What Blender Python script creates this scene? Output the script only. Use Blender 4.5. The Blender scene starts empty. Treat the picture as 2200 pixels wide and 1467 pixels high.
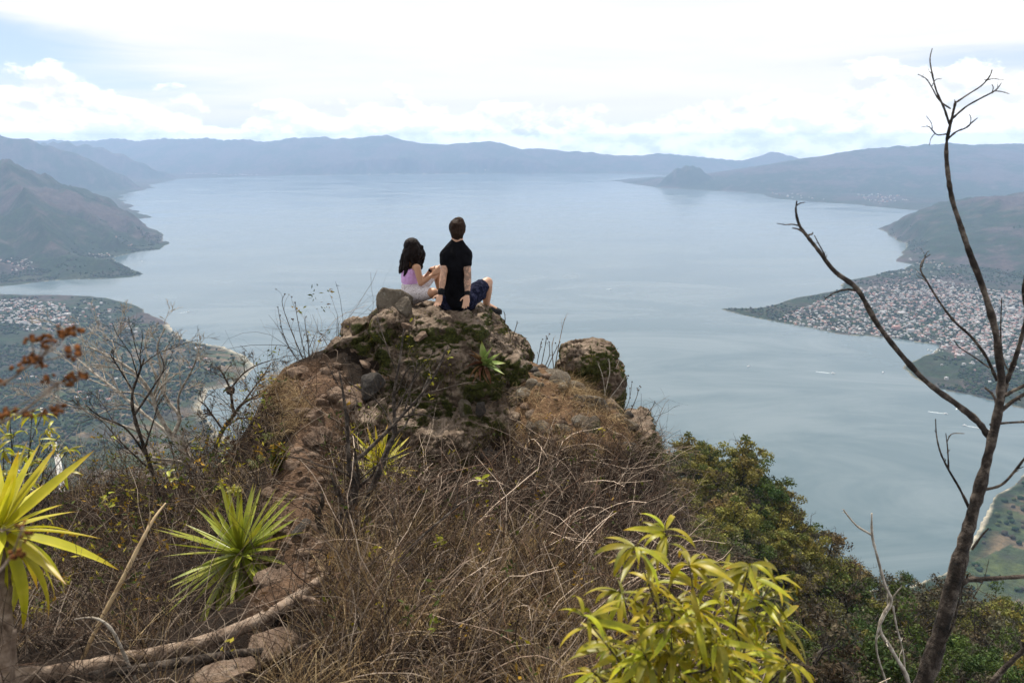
import bpy, bmesh, math, random
import numpy as np
from mathutils import Vector, Matrix

scene = bpy.context.scene
COL = scene.collection
random.seed(7)
RNG = np.random.default_rng(7)

# ------------------------------------------------------------------ camera
F_PX = 1600.0                      # focal length in pixels of the 2200 px wide photograph
Y_HOR = 302.0                      # row of the true horizon
TH = math.atan((733.5 - Y_HOR) / F_PX)
CT, ST = math.cos(TH), math.sin(TH)
LAKE_Z = -640.0                    # the camera stands 640 m above the lake, at the origin
cam_data = bpy.data.cameras.new('camera')
cam_data.sensor_width = 36.0
cam_data.lens = 36.0 * F_PX / 2200.0
cam_data.clip_start = 0.05
cam_data.clip_end = 90000.0
cam_data.dof.use_dof = True
cam_data.dof.focus_distance = 8.2
cam_data.dof.aperture_fstop = 4.0
cam = bpy.data.objects.new('camera', cam_data)
COL.objects.link(cam)
cam.location = (0, 0, 0)
cam.rotation_euler = (math.pi / 2 - TH, 0, 0)
scene.camera = cam

# ------------------------------------------------------------------ sun, sky
SUN_EL, SUN_AZ = math.radians(58), math.radians(-22)   # azimuth from +Y towards +X
SUN_DIR = Vector((math.sin(SUN_AZ) * math.cos(SUN_EL), math.cos(SUN_AZ) * math.cos(SUN_EL), math.sin(SUN_EL)))
sun_data = bpy.data.lights.new('sun', 'SUN')
sun_data.energy = 5.0
sun_data.angle = math.radians(1.5)
sun_data.color = (1.0, 0.93, 0.82)
sun = bpy.data.objects.new('sun', sun_data)
COL.objects.link(sun)
sun.rotation_euler = (-SUN_DIR).to_track_quat('-Z', 'Y').to_euler()
sun.location = SUN_DIR * 50

vs = scene.view_settings
scene.display_settings.display_device = 'sRGB'
vs.view_transform = 'Standard'
vs.look = 'None'
vs.exposure = 0.42
vs.gamma = 1.0
vs.use_curve_mapping = False
scene.cycles.max_bounces = 6
scene.cycles.diffuse_bounces = 3
scene.cycles.glossy_bounces = 2
scene.cycles.transmission_bounces = 3
scene.cycles.volume_bounces = 0
scene.cycles.use_denoising = True

world = bpy.data.worlds.new('World')
scene.world = world
world.use_nodes = True


class NT:
    """small helper that writes node trees"""
    def __init__(self, tree):
        self.t = tree
        tree.nodes.clear()

    def n(self, kind, **kw):
        nd = self.t.nodes.new(kind)
        for k, v in kw.items():
            setattr(nd, k, v)
        return nd

    def put(self, sock, v):
        if v is None:
            return
        if isinstance(v, bpy.types.NodeSocket):
            self.t.links.new(v, sock)
        else:
            if hasattr(sock.default_value, '__len__') and not hasattr(v, '__len__'):
                v = [v] * len(sock.default_value)
            if hasattr(v, '__len__') and len(v) == 3 and len(sock.default_value) == 4:
                v = tuple(v) + (1.0,)
            sock.default_value = v

    def m(self, op, a, b=None, c=None, clamp=False):
        nd = self.n('ShaderNodeMath', operation=op, use_clamp=clamp)
        self.put(nd.inputs[0], a); self.put(nd.inputs[1], b); self.put(nd.inputs[2], c)
        return nd.outputs[0]

    def vm(self, op, a, b=None):
        nd = self.n('ShaderNodeVectorMath', operation=op)
        self.put(nd.inputs[0], a); self.put(nd.inputs[1], b)
        return nd.outputs[0]

    def xyz(self, x, y, z):
        nd = self.n('ShaderNodeCombineXYZ')
        self.put(nd.inputs[0], x); self.put(nd.inputs[1], y); self.put(nd.inputs[2], z)
        return nd.outputs[0]

    def noise(self, vec, scale=1.0, detail=4.0, rough=0.55, dist=0.0, lac=2.0):
        nd = self.n('ShaderNodeTexNoise')
        self.put(nd.inputs['Vector'], vec)
        self.put(nd.inputs['Scale'], scale); self.put(nd.inputs['Detail'], detail)
        self.put(nd.inputs['Roughness'], rough); self.put(nd.inputs['Distortion'], dist)
        self.put(nd.inputs['Lacunarity'], lac)
        return nd.outputs['Fac']

    def voro(self, vec, scale=1.0, feature='F1', out='Distance'):
        nd = self.n('ShaderNodeTexVoronoi', feature=feature)
        self.put(nd.inputs['Vector'], vec); self.put(nd.inputs['Scale'], scale)
        return nd.outputs[out]

    def sstep(self, v, lo, hi, a=0.0, b=1.0):
        nd = self.n('ShaderNodeMapRange', interpolation_type='SMOOTHSTEP')
        self.put(nd.inputs[0], v); self.put(nd.inputs[1], lo); self.put(nd.inputs[2], hi)
        self.put(nd.inputs[3], a); self.put(nd.inputs[4], b)
        return nd.outputs[0]

    def mix(self, fac, a, b, blend='MIX'):
        nd = self.n('ShaderNodeMix', data_type='RGBA', blend_type=blend)
        self.put(nd.inputs[0], fac); self.put(nd.inputs[6], a); self.put(nd.inputs[7], b)
        return nd.outputs[2]

    def ramp(self, fac, stops):
        nd = self.n('ShaderNodeValToRGB')
        els = nd.color_ramp.elements
        while len(els) > 1:
            els.remove(els[-1])
        for i, (p, c) in enumerate(stops):
            e = els[0] if i == 0 else els.new(p)
            e.position = p
            e.color = tuple(c) + (1.0,)
        self.put(nd.inputs[0], fac)
        return nd.outputs[0]


def build_sky():
    t = NT(world.node_tree)
    out = t.n('ShaderNodeOutputWorld')
    bg = t.n('ShaderNodeBackground')
    t.put(bg.inputs['Strength'], 0.10)
    sky = t.n('ShaderNodeTexSky', sky_type='NISHITA')
    sky.sun_disc = False
    sky.sun_elevation = SUN_EL
    sky.sun_rotation = SUN_AZ
    sky.altitude = 2200
    sky.dust_density = 1.6
    d = t.n('ShaderNodeTexCoord').outputs['Generated']
    sp = t.n('ShaderNodeSeparateXYZ'); t.put(sp.inputs[0], d)
    x, y, z = sp.outputs
    az = t.m('ARCTAN2', x, y)
    el = t.m('ARCSINE', z)
    # high veil: a thin cloud sheet seen in perspective, streaky
    zz = t.m('ADD', t.m('MAXIMUM', z, 0.0), 0.10)
    px, py = t.m('DIVIDE', x, zz), t.m('DIVIDE', y, zz)
    sheet = t.xyz(t.m('MULTIPLY', px, 0.55), t.m('MULTIPLY', py, 1.0), 3.3)
    v1 = t.noise(sheet, 0.55, 7, 0.58, 0.4)
    v2 = t.noise(t.xyz(t.m('MULTIPLY', az, 3.0), t.m('MULTIPLY', el, 26.0), 8.0), 1.0, 6, 0.6, 0.5)
    vv = t.m('ADD', t.m('MULTIPLY', v1, 0.5), t.m('MULTIPLY', v2, 0.5))
    # openings in the veil, off to the left and (fainter) to the right
    def gap(ca, ce, wa, we, tilt=0.0):
        a = t.m('SUBTRACT', az, ca)
        e = t.m('SUBTRACT', t.m('SUBTRACT', el, ce), t.m('MULTIPLY', a, tilt))
        a = t.m('DIVIDE', a, wa); e = t.m('DIVIDE', e, we)
        r2 = t.m('ADD', t.m('MULTIPLY', a, a), t.m('MULTIPLY', e, e))
        return t.m('EXPONENT', t.m('MULTIPLY', r2, -1.0))
    g = t.m('ADD', gap(-0.62, 0.105, 0.20, 0.036, -0.10), t.m('MULTIPLY', gap(0.58, 0.085, 0.16, 0.020), 0.55))
    g = t.m('ADD', g, t.m('MULTIPLY', gap(-0.50, 0.055, 0.25, 0.020), 0.35))
    veil = t.m('SUBTRACT', t.m('ADD', 0.86, t.m('MULTIPLY', t.m('SUBTRACT', vv, 0.5), 1.7)), t.m('MULTIPLY', g, 1.05))
    veil = t.sstep(veil, 0.0, 0.70, 0.12, 1.0)
    # cumulus bank lying along the far mountains
    warp = t.noise(t.xyz(az, t.m('MULTIPLY', el, 2.0), 1.0), 9.0, 3, 0.5)
    cu = t.xyz(t.m('ADD', az, t.m('MULTIPLY', warp, 0.02)), t.m('MULTIPLY', el, 1.7), 2.0)
    n1 = t.noise(cu, 11.0, 9, 0.56)
    n1b = t.noise(t.vm('ADD', cu, (0.004, 0.016, 0.0)), 11.0, 9, 0.56)
    big = t.noise(t.xyz(az, 0.0, 5.0), 3.2, 2, 0.5)
    top = t.m('ADD', 0.004, t.m('MULTIPLY', big, 0.070))
    side = t.m('ADD', gap(-0.62, 0.06, 0.16, 9.0), gap(0.52, 0.06, 0.26, 9.0))
    top = t.m('ADD', top, t.m('MULTIPLY', side, 0.030))
    c = t.m('ADD', t.m('DIVIDE', t.m('SUBTRACT', top, el), 0.045), t.m('MULTIPLY', t.m('SUBTRACT', n1, 0.5), 4.2))
    cmask = t.sstep(c, -0.05, 0.32)
    shade = t.m('SUBTRACT', n1, n1b)
    lit = t.sstep(t.m('ADD', t.m('MULTIPLY', shade, 3.0), t.m('MULTIPLY', t.m('SUBTRACT', 0.5, n1), 0.6)), -0.30, 0.25)
    ccol = t.mix(lit, (6.9, 7.2, 7.7), (11.6, 11.5, 11.3))
    ccol = t.vm('SCALE', ccol)
    ccol.node.inputs['Scale'].default_value = 1.0
    t.put(ccol.node.inputs['Scale'], t.sstep(el, 0.0, 0.04, 1.4, 1.0))
    vcol = t.mix(t.sstep(vv, 0.35, 0.62), (7.3, 7.45, 7.7), (8.0, 8.0, 7.95))
    col = t.mix(veil, t.mix(0.55, sky.outputs[0], (3.9, 5.1, 7.2)), vcol)
    col = t.mix(cmask, col, ccol)
    t.put(bg.inputs['Color'], col)
    t.t.links.new(bg.outputs[0], out.inputs[0])


build_sky()

# ------------------------------------------------------------------ helpers
def P(px, py, Y):
    """the point at world depth Y that the photograph shows at pixel (px, py)"""
    u, v = (px - 1100.0) / F_PX, (733.5 - py) / F_PX
    dy, dz = CT + v * ST, -ST + v * CT
    s = Y / dy
    return Vector((u * s, Y, dz * s))


def PZ(px, py, z):
    u, v = (px - 1100.0) / F_PX, (733.5 - py) / F_PX
    dy, dz = CT + v * ST, -ST + v * CT
    s = z / dz
    return Vector((u * s, dy * s, z))


def px2m(Y, py=733.5):
    v = (733.5 - py) / F_PX
    return Y / (CT + v * ST) / F_PX


def _hash(i, j, k, seed):
    n = (i * 374761393 + j * 668265263 + k * 2147483647 + seed * 1274126177) & 0xFFFFFFFF
    n = ((n ^ (n >> 13)) * 1274126177) & 0xFFFFFFFF
    n = ((n ^ (n >> 16)) * 2246822519) & 0xFFFFFFFF
    return ((n ^ (n >> 15)) & 0xFFFFFF) / float(0xFFFFFF)


def vnoise(p, seed=0):
    p = np.asarray(p, dtype=np.float64)
    i = np.floor(p).astype(np.int64)
    f = p - i
    f = f * f * f * (f * (f * 6 - 15) + 10)
    r = 0
    for a in (0, 1):
        for b in (0, 1):
            for c in (0, 1):
                w = (f[..., 0] if a else 1 - f[..., 0]) * (f[..., 1] if b else 1 - f[..., 1]) * (f[..., 2] if c else 1 - f[..., 2])
                r = r + w * _hash(i[..., 0] + a, i[..., 1] + b, i[..., 2] + c, seed)
    return r * 2 - 1


def fbm(p, octv=4, gain=0.5, seed=0, ridged=False):
    p = np.asarray(p, dtype=np.float64)
    s, a, tot = 0, 1.0, 0
    for o in range(octv):
        n = vnoise(p * (2.03 ** o) + 17.3 * o, seed + o)
        if ridged:
            n = 1 - 2 * np.abs(n)
        s = s + n * a
        tot += a
        a *= gain
    return s / tot


def xy3(x, y, z=0.0):
    return np.stack([x, y, np.zeros_like(x) + z], -1)


def smooth(a, b, x):
    t = np.clip((x - a) / (b - a), 0, 1)
    return t * t * (3 - 2 * t)


def mesh_from(name, verts, faces, mat=None, smooth_shade=False, colors=None):
    """verts (N,3); faces: (M,3) or (M,4) array, or a list of such arrays"""
    me = bpy.data.meshes.new(name)
    verts = np.asarray(verts, dtype=np.float32)
    fl = faces if isinstance(faces, list) else [faces]
    fl = [np.asarray(f, dtype=np.int32) for f in fl if len(f)]
    me.vertices.add(len(verts))
    me.vertices.foreach_set('co', verts.ravel())
    nl = sum(f.size for f in fl)
    npoly = sum(len(f) for f in fl)
    me.loops.add(nl)
    me.loops.foreach_set('vertex_index', np.concatenate([f.ravel() for f in fl]))
    me.polygons.add(npoly)
    tot = np.concatenate([np.full(len(f), f.shape[1], dtype=np.int32) for f in fl])
    start = np.concatenate([[0], np.cumsum(tot)[:-1]]).astype(np.int32)
    me.polygons.foreach_set('loop_start', start)
    if smooth_shade:
        me.polygons.foreach_set('use_smooth', np.ones(npoly, dtype=bool))
    me.update(calc_edges=True)
    if colors is not None:
        ca = me.color_attributes.new('tint', 'FLOAT_COLOR', 'POINT')
        c4 = np.ones((len(verts), 4), dtype=np.float32)
        c4[:, :3] = colors
        ca.data.foreach_set('color', c4.ravel())
    if mat is not None:
        for m_ in (mat if isinstance(mat, (list, tuple)) else [mat]):
            me.materials.append(m_)
    return me


def link(name, data, parent=None, loc=None, rot=None, scale=None):
    o = bpy.data.objects.new(name, data)
    COL.objects.link(o)
    if parent is not None:
        o.parent = parent
    if loc is not None:
        o.location = loc
    if rot is not None:
        o.rotation_euler = rot
    if scale is not None:
        o.scale = (scale,) * 3 if not hasattr(scale, '__len__') else scale
    return o


def tag(o, label=None, cat=None, group=None, kind=None):
    if label:
        o['label'] = label
    if cat:
        o['category'] = cat
    if group:
        o['group'] = group
    if kind:
        o['kind'] = kind
    return o


def empty(name, loc, label, cat, group=None):
    o = bpy.data.objects.new(name, None)
    COL.objects.link(o)
    o.location = loc
    o.empty_display_size = 0.1
    return tag(o, label, cat, group)


class MB:
    """collects pieces into one mesh"""
    def __init__(self):
        self.v, self.f3, self.f4, self.c, self.n = [], [], [], [], 0

    def add(self, v, f, col=None):
        v = np.asarray(v, dtype=np.float64).reshape(-1, 3)
        f = np.asarray(f, dtype=np.int64)
        (self.f3 if f.shape[1] == 3 else self.f4).append(f + self.n)
        self.v.append(v)
        c = np.ones((len(v), 3)) * (1.0 if col is None else np.asarray(col))
        self.c.append(c)
        self.n += len(v)
        return self

    def mesh(self, name, mat, smooth_shade=False):
        fl = []
        if self.f3:
            fl.append(np.concatenate(self.f3))
        if self.f4:
            fl.append(np.concatenate(self.f4))
        return mesh_from(name, np.concatenate(self.v), fl, mat, smooth_shade, np.concatenate(self.c))


def tubes(Pt, R, K=4, cap=False):
    """Pt (N,S,3) paths, R (N,S) radii -> verts, quads of N tubes with K sides"""
    Pt = np.asarray(Pt, dtype=np.float64); R = np.asarray(R, dtype=np.float64)
    if Pt.ndim == 2:
        Pt = Pt[None]; R = R[None]
    N, S, _ = Pt.shape
    T = np.gradient(Pt, axis=1)
    T /= np.linalg.norm(T, axis=2, keepdims=True) + 1e-12
    mean = Pt[:, -1] - Pt[:, 0]
    ref = np.where((np.abs(mean[:, 2]) > 0.8 * (np.linalg.norm(mean, axis=1) + 1e-9))[:, None], np.array([[1.0, 0.13, 0]]), np.array([[0.05, 0.1, 1.0]]))
    A = np.cross(T, ref[:, None, :]); A /= np.linalg.norm(A, axis=2, keepdims=True) + 1e-12
    B = np.cross(T, A)
    ang = np.arange(K) * 2 * math.pi / K
    V = Pt[:, :, None, :] + R[:, :, None, None] * (np.cos(ang)[None, None, :, None] * A[:, :, None, :] + np.sin(ang)[None, None, :, None] * B[:, :, None, :])
    idx = np.arange(N * S * K).reshape(N, S, K)
    a = idx[:, :-1, :]; b = np.roll(a, -1, axis=2)
    c = idx[:, 1:, :]; d = np.roll(c, -1, axis=2)
    Fq = np.stack([a, b, d, c], -1).reshape(-1, 4)
    return V.reshape(-1, 3), Fq


def smooth_path(pts, rad=None, n=24):
    """Catmull-Rom through the given points"""
    p = np.asarray([tuple(q) for q in pts], dtype=np.float64)
    m = len(p)
    t = np.linspace(0, m - 1, n)
    i = np.clip(t.astype(int), 0, m - 2)
    f = (t - i)[:, None]
    p0, p1, p2, p3 = p[np.clip(i - 1, 0, m - 1)], p[i], p[i + 1], p[np.clip(i + 2, 0, m - 1)]
    q = 0.5 * (2 * p1 + (p2 - p0) * f + (2 * p0 - 5 * p1 + 4 * p2 - p3) * f ** 2 + (3 * p1 - p0 - 3 * p2 + p3) * f ** 3)
    if rad is None:
        return q
    return q, np.interp(t, np.linspace(0, m - 1, len(rad)), rad)


def eval_mesh(me, mods, name):
    """apply modifiers through the depsgraph and return a clean mesh"""
    o = bpy.data.objects.new('tmp', me)
    COL.objects.link(o)
    for kind, kw in mods:
        md = o.modifiers.new('m', kind)
        for k, v in kw.items():
            setattr(md, k, v)
    dg = bpy.context.evaluated_depsgraph_get()
    dg.update()
    r = bpy.data.meshes.new_from_object(o.evaluated_get(dg))
    r.name = name
    bpy.data.objects.remove(o)
    bpy.data.meshes.remove(me)
    return r


def get_co(me):
    a = np.empty(len(me.vertices) * 3, dtype=np.float32)
    me.vertices.foreach_get('co', a)
    return a.reshape(-1, 3).astype(np.float64)


def get_no(me):
    a = np.empty(len(me.vertices) * 3, dtype=np.float32)
    me.vertices.foreach_get('normal', a)
    return a.reshape(-1, 3).astype(np.float64)


def set_co(me, co):
    me.vertices.foreach_set('co', np.asarray(co, dtype=np.float32).ravel())
    me.update()


def ico(sub, seed=0):
    bm = bmesh.new()
    bmesh.ops.create_icosphere(bm, subdivisions=sub, radius=1.0)
    v = np.array([w.co[:] for w in bm.verts]); f = np.array([[w.index for w in fa.verts] for fa in bm.faces])
    bm.free()
    return v, f


ICO = {s: ico(s) for s in (1, 2, 3, 4, 5)}


def capsule(p0, r0, p1, r1, K=14, rings=5, flat=None):
    """round cone from p0 to p1, optionally flattened: flat = (axis vector, factor)"""
    p0, p1 = np.array(tuple(p0), float), np.array(tuple(p1), float)
    d = p1 - p0; L = np.linalg.norm(d) + 1e-9; d = d / L
    a = np.cross(d, [0.3, 0.2, 1.0]); a /= np.linalg.norm(a); b = np.cross(d, a)
    prof = [(-math.cos(q) * r0, math.sin(q) * r0) for q in np.linspace(0.05, math.pi / 2, rings)]
    prof += [(L + math.sin(q) * r1, math.cos(q) * r1) for q in np.linspace(0, math.pi / 2 - 0.05, rings)]
    V = []
    for z, r in prof:
        for k in range(K):
            an = 2 * math.pi * k / K
            V.append(p0 + d * z + (a * math.cos(an) + b * math.sin(an)) * r)
    V = np.array(V)
    if flat is not None:
        ax = np.array(flat[0], float); ax /= np.linalg.norm(ax)
        c = (p0 + p1) / 2
        h = (V - c) @ ax
        V = V + np.outer(h * (flat[1] - 1), ax)
    n = len(prof)
    Fq = [[i * K + k, i * K + (k + 1) % K, (i + 1) * K + (k + 1) % K, (i + 1) * K + k] for i in range(n - 1) for k in range(K)]
    V = np.vstack([V, V[:K].mean(0), V[-K:].mean(0)])
    F3 = [[k, n * K, (k + 1) % K] for k in range(K)] + [[(n - 1) * K + k, (n - 1) * K + (k + 1) % K, n * K + 1] for k in range(K)]
    return V, np.array(Fq)[:, ::-1], np.array(F3)[:, ::-1]


# ------------------------------------------------------------------ materials
def new_mat(name):
    m = bpy.data.materials.new(name)
    m.use_nodes = True
    t = NT(m.node_tree)
    out = t.n('ShaderNodeOutputMaterial')
    bs = t.n('ShaderNodeBsdfPrincipled')
    t.t.links.new(bs.outputs[0], out.inputs[0])
    return m, t, bs, out


def bump(t, bs, h, dist=0.01, strength=1.0):
    b = t.n('ShaderNodeBump')
    t.put(b.inputs['Strength'], strength); t.put(b.inputs['Distance'], dist); t.put(b.inputs['Height'], h)
    t.t.links.new(b.outputs[0], bs.inputs['Normal'])


def ocoord(t):
    return t.n('ShaderNodeTexCoord').outputs['Object']


def gpos(t):
    return t.n('ShaderNodeNewGeometry').outputs['Position']


def tint(t):
    nd = t.n('ShaderNodeVertexColor')
    nd.layer_name = 'tint'
    return nd.outputs[0]


def simple_mat(name, stops, scale=20, rough=0.8, bump_d=0.0, bump_s=None, spec=0.3, use_tint=True, rand=0.0, translucent=0.0, detail=5):
    m, t, bs, out = new_mat(name)
    co = ocoord(t)
    n = t.noise(co, scale, detail, 0.6)
    c = t.ramp(n, stops)
    if use_tint:
        c = t.mix(1.0, c, tint(t), 'MULTIPLY')
    if rand:
        r = t.n('ShaderNodeObjectInfo').outputs['Random']
        hs = t.n('ShaderNodeHueSaturation')
        t.put(hs.inputs['Hue'], t.m('ADD', 0.5 - rand * 0.04, t.m('MULTIPLY', r, rand * 0.08)))
        t.put(hs.inputs['Value'], t.m('ADD', 1 - rand * 0.5, t.m('MULTIPLY', r, rand)))
        t.put(hs.inputs['Color'], c)
        c = hs.outputs[0]
    t.put(bs.inputs['Base Color'], c)
    t.put(bs.inputs['Roughness'], rough)
    t.put(bs.inputs['Specular IOR Level'], spec)
    if bump_d:
        bump(t, bs, t.noise(co, bump_s or scale * 2, 6, 0.65), bump_d)
    if translucent:
        tr = t.n('ShaderNodeBsdfTranslucent')
        t.put(tr.inputs[0], c)
        ms = t.n('ShaderNodeMixShader')
        t.put(ms.inputs[0], translucent)
        t.t.links.new(bs.outputs[0], ms.inputs[1]); t.t.links.new(tr.outputs[0], ms.inputs[2])
        t.t.links.new(ms.outputs[0], out.inputs[0])
    return m

# ------------------------------------------------------------------ lake, far shores and mountains
SHORE_PX = [(640, 930), (560, 960), (470, 935), (425, 875), (440, 842), (480, 835), (520, 815), (548, 785), (525, 765), (485, 745), (432, 735), (398, 727),
            (368, 702), (330, 675), (285, 655), (235, 640), (130, 633), (0, 629), (-260, 628), (-260, 618), (0, 618), (100, 605), (200, 602), (270, 598), (298, 589),
            (280, 572), (238, 552), (300, 541), (342, 536), (366, 521), (345, 500), (318, 487), (286, 474), (318, 468), (300, 455), (283, 447), (266, 430), (262, 418), (290, 413),
            (328, 404), (322, 396), (380, 386), (420, 383), (500, 381), (620, 378), (800, 375.5), (1000, 374), (1200, 373.5), (1400, 374.5), (1440, 379), (1400, 381), (1305, 388),
            (1345, 393), (1400, 402), (1470, 408), (1560, 411), (1625, 416), (1660, 427), (1740, 434), (1830, 440), (1960, 452), (2060, 454), (2260, 452), (2260, 462), (2060, 470), (1960, 480),
            (1893, 491), (1900, 503), (1935, 520), (1952, 537), (1925, 562), (1958, 568), (1925, 580), (1880, 592), (1830, 600), (1812, 620), (1700, 640), (1640, 656), (1555, 666),
            (1615, 683), (1700, 699), (1790, 716), (1900, 727), (2012, 741), (2000, 757), (1955, 780), (1936, 792), (1955, 810), (2020, 835), (2100, 853), (2200, 879),
            (2420, 930), (2420, 960), (2260, 985), (2200, 1010), (2135, 1062), (2110, 1105), (2060, 1180), (2025, 1225), (1950, 1255), (1880, 1262), (1700, 1300), (1300, 1280), (1000, 1250), (700, 1080)]
LAKE = np.array([PZ(x, y, LAKE_Z)[:2] for x, y in SHORE_PX])


def lake_sd(x, y):
    """signed distance to the shore line, positive on land"""
    d2 = np.full(x.shape, 1e18)
    inside = np.zeros(x.shape, bool)
    n = len(LAKE)
    for i in range(n):
        ax, ay = LAKE[i]; bx, by = LAKE[(i + 1) % n]
        ex, ey = bx - ax, by - ay
        tt = np.clip(((x - ax) * ex + (y - ay) * ey) / (ex * ex + ey * ey + 1e-9), 0, 1)
        d2 = np.minimum(d2, (x - ax - tt * ex) ** 2 + (y - ay - tt * ey) ** 2)
        cond = (ay > y) != (by > y)
        xi = ax + (y - ay) / (by - ay + 1e-12) * ex
        inside ^= cond & (x < xi)
    d = np.sqrt(d2)
    return np.where(inside, -d, d)


def W(px, py, Y):
    return tuple(P(px, py, Y))


# mountain spines: points on the skyline with their distances, and the fall of the flanks
SPINES = [
    ([W(366, 519, 4870), W(330, 506, 5000), W(260, 455, 5300), W(200, 427, 5500), W(130, 395, 5650), W(60, 345, 5800), W(0, 313, 5900), (-6500, 5700, 110)], 0.58),
    ([W(0, 313, 5900), W(30, 370, 5200), W(60, 430, 4600), W(110, 520, 4000)], 0.45),
    ([W(130, 395, 5650), W(160, 430, 5200), W(200, 470, 4800), W(260, 520, 4350)], 0.45),
    ([W(-200, 330, 5600), W(-120, 420, 4700), W(-30, 500, 4150)], 0.45),
    ([W(260, 455, 5300), W(290, 485, 5000), W(310, 515, 4700)], 0.45),
    ([W(262, 455, 5300), W(300, 462, 5800), W(316, 466, 6250)], 0.40),
    ([W(296, 587, 3700), W(240, 563, 3720), W(170, 552, 3760), W(90, 556, 3800), W(40, 590, 3750)], 0.30),
    ([W(40, 572, 3650), W(-60, 560, 3650)], 0.3),
    ([W(326, 403, 10500), W(230, 360, 10300), W(160, 326, 10100), W(120, 318, 10000), W(50, 297, 9900), W(0, 292, 9800), (-11000, 9600, 110)], 0.75),
    ([W(390, 381, 13300), W(330, 360, 13200), W(260, 331, 13100), W(190, 311, 13000), W(120, 305, 12900), (-14000, 12800, 100)], 0.7),
    ([W(-250, 300, 18500), W(150, 298, 18000), W(300, 301, 17600), W(420, 298, 17300), W(540, 300, 17000), W(640, 298, 16800), W(700, 293, 16700), W(760, 293, 16700), W(832, 293, 16600), W(880, 304, 16600),
      W(960, 311, 16600), W(1050, 303, 16600), W(1120, 318, 16700), W(1200, 321, 16800), W(1330, 331, 17000), W(1440, 330, 17200), W(1500, 336, 17400), W(1600, 346, 17600), W(1660, 326, 17800),
      W(1730, 342, 17800), W(1850, 340, 18000), W(2200, 330, 18500)], 0.30),
    ([W(600, 330, 15900), W(780, 338, 15800), W(930, 332, 15900), W(1100, 345, 15900)], 0.28),
    ([W(440, 352, 15600), W(330, 345, 15800)], 0.25),
    ([W(1432, 385, 10900), W(1452, 362, 10950), W(1478, 352, 11000), W(1500, 358, 11050), W(1520, 375, 11100)], 0.60),
    ([W(1330, 389, 12100), W(1420, 381, 11600), W(1530, 373, 11300), W(1600, 366, 11400), W(1660, 356, 11400), W(1700, 346, 11400), W(1725, 348, 11400), W(1790, 336, 11500), W(1840, 324, 11600), W(1900, 317, 11700), W(2000, 312, 11800), W(2200, 306, 12000), (11500, 12500, 100)], 0.17),
    ([W(1893, 490, 5600), W(1960, 478, 5500), W(2060, 461, 5350), W(2130, 447, 5250), W(2200, 427, 5100), (4700, 4900, -180), (6800, 4600, 100)], 0.17),
    ([(3300, 3500, -560), (4500, 3700, -330), (6500, 3900, -80)], 0.22),
    ([W(2000, 775, 2180), W(2090, 772, 2180), W(2200, 790, 2150), (2200, 2100, -560)], 0.22),
]


def spine_height(x, y):
    h = np.full(x.shape, -1e9)
    for pts, sl in SPINES:
        for a, b in zip(pts[:-1], pts[1:]):
            ex, ey = b[0] - a[0], b[1] - a[1]
            tt = np.clip(((x - a[0]) * ex + (y - a[1]) * ey) / (ex * ex + ey * ey), 0, 1)
            d = np.hypot(x - a[0] - tt * ex, y - a[1] - tt * ey)
            zz = a[2] + (b[2] - a[2]) * tt
            back = smooth(-150, 150, np.hypot(x, y) - np.hypot(a[0] + tt * ex, a[1] + tt * ey))   # the lee side falls more steeply
            h = np.maximum(h, zz - LAKE_Z - sl * d * (1 + 1.5 * back))
    return h


def far_height(x, y):
    wx = x + 40 * fbm(xy3(x / 260, y / 260), 4, 0.55, 3) * np.clip(np.hypot(x, y) / 4000, 0.25, 3)
    wy = y + 55 * fbm(xy3(x / 260, y / 260, 9.0), 4, 0.55, 4) * np.clip(np.hypot(x, y) / 4000, 0.25, 3)
    sd = lake_sd(wx, wy)
    hs = spine_height(x, y)
    r = np.hypot(x, y)
    base = np.clip(sd, 0, 900) * 0.028
    ero = fbm(xy3(x / 900, y / 900), 5, 0.5, 11, ridged=True)
    ero2 = fbm(xy3(x / 240, y / 240), 4, 0.5, 21, ridged=True)
    mh = np.maximum(hs, 0)
    nearw = smooth(11000, 6000, r)
    mount = mh * (1 - (0.12 + 0.24 * nearw) * smooth(30, 260, mh) * (0.45 - ero)) + ero2 * np.clip(mh, 0, 160) * (0.03 + 0.17 * nearw)
    land = np.maximum(base, mount) + 4 * fbm(xy3(x / 90, y / 90), 3, 0.5, 31)
    own = (r < 1250) * np.clip(1250 - r, 0, None) * 0.0
    land = np.minimum(land, 785)
    land = land * smooth(0, 60 + 0.02 * r, sd) + np.clip(sd, 0, 30) * 0.10
    return np.where(sd > 0, land + own, -4.0 + np.maximum(sd, -60) * 0.1), sd


FAR_GRID = {}


def far_z(x, y):
    """height and shore distance, read off the terrain grid"""
    x = np.atleast_1d(np.asarray(x, float)); y = np.atleast_1d(np.asarray(y, float))
    g = FAR_GRID
    u = np.clip((np.arctan2(x, y) - g['a0']) / g['da'], 0, g['na'] - 1.001)
    v = np.clip((np.log(np.hypot(x, y)) - g['r0']) / g['dr'], 0, g['nr'] - 1.001)
    i, j = v.astype(int), u.astype(int)
    fv, fu = v - i, u - j
    def s(a):
        return (a[i, j] * (1 - fu) + a[i, j + 1] * fu) * (1 - fv) + (a[i + 1, j] * (1 - fu) + a[i + 1, j + 1] * fu) * fv
    return s(g['h']) + LAKE_Z, s(g['sd'])


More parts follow.
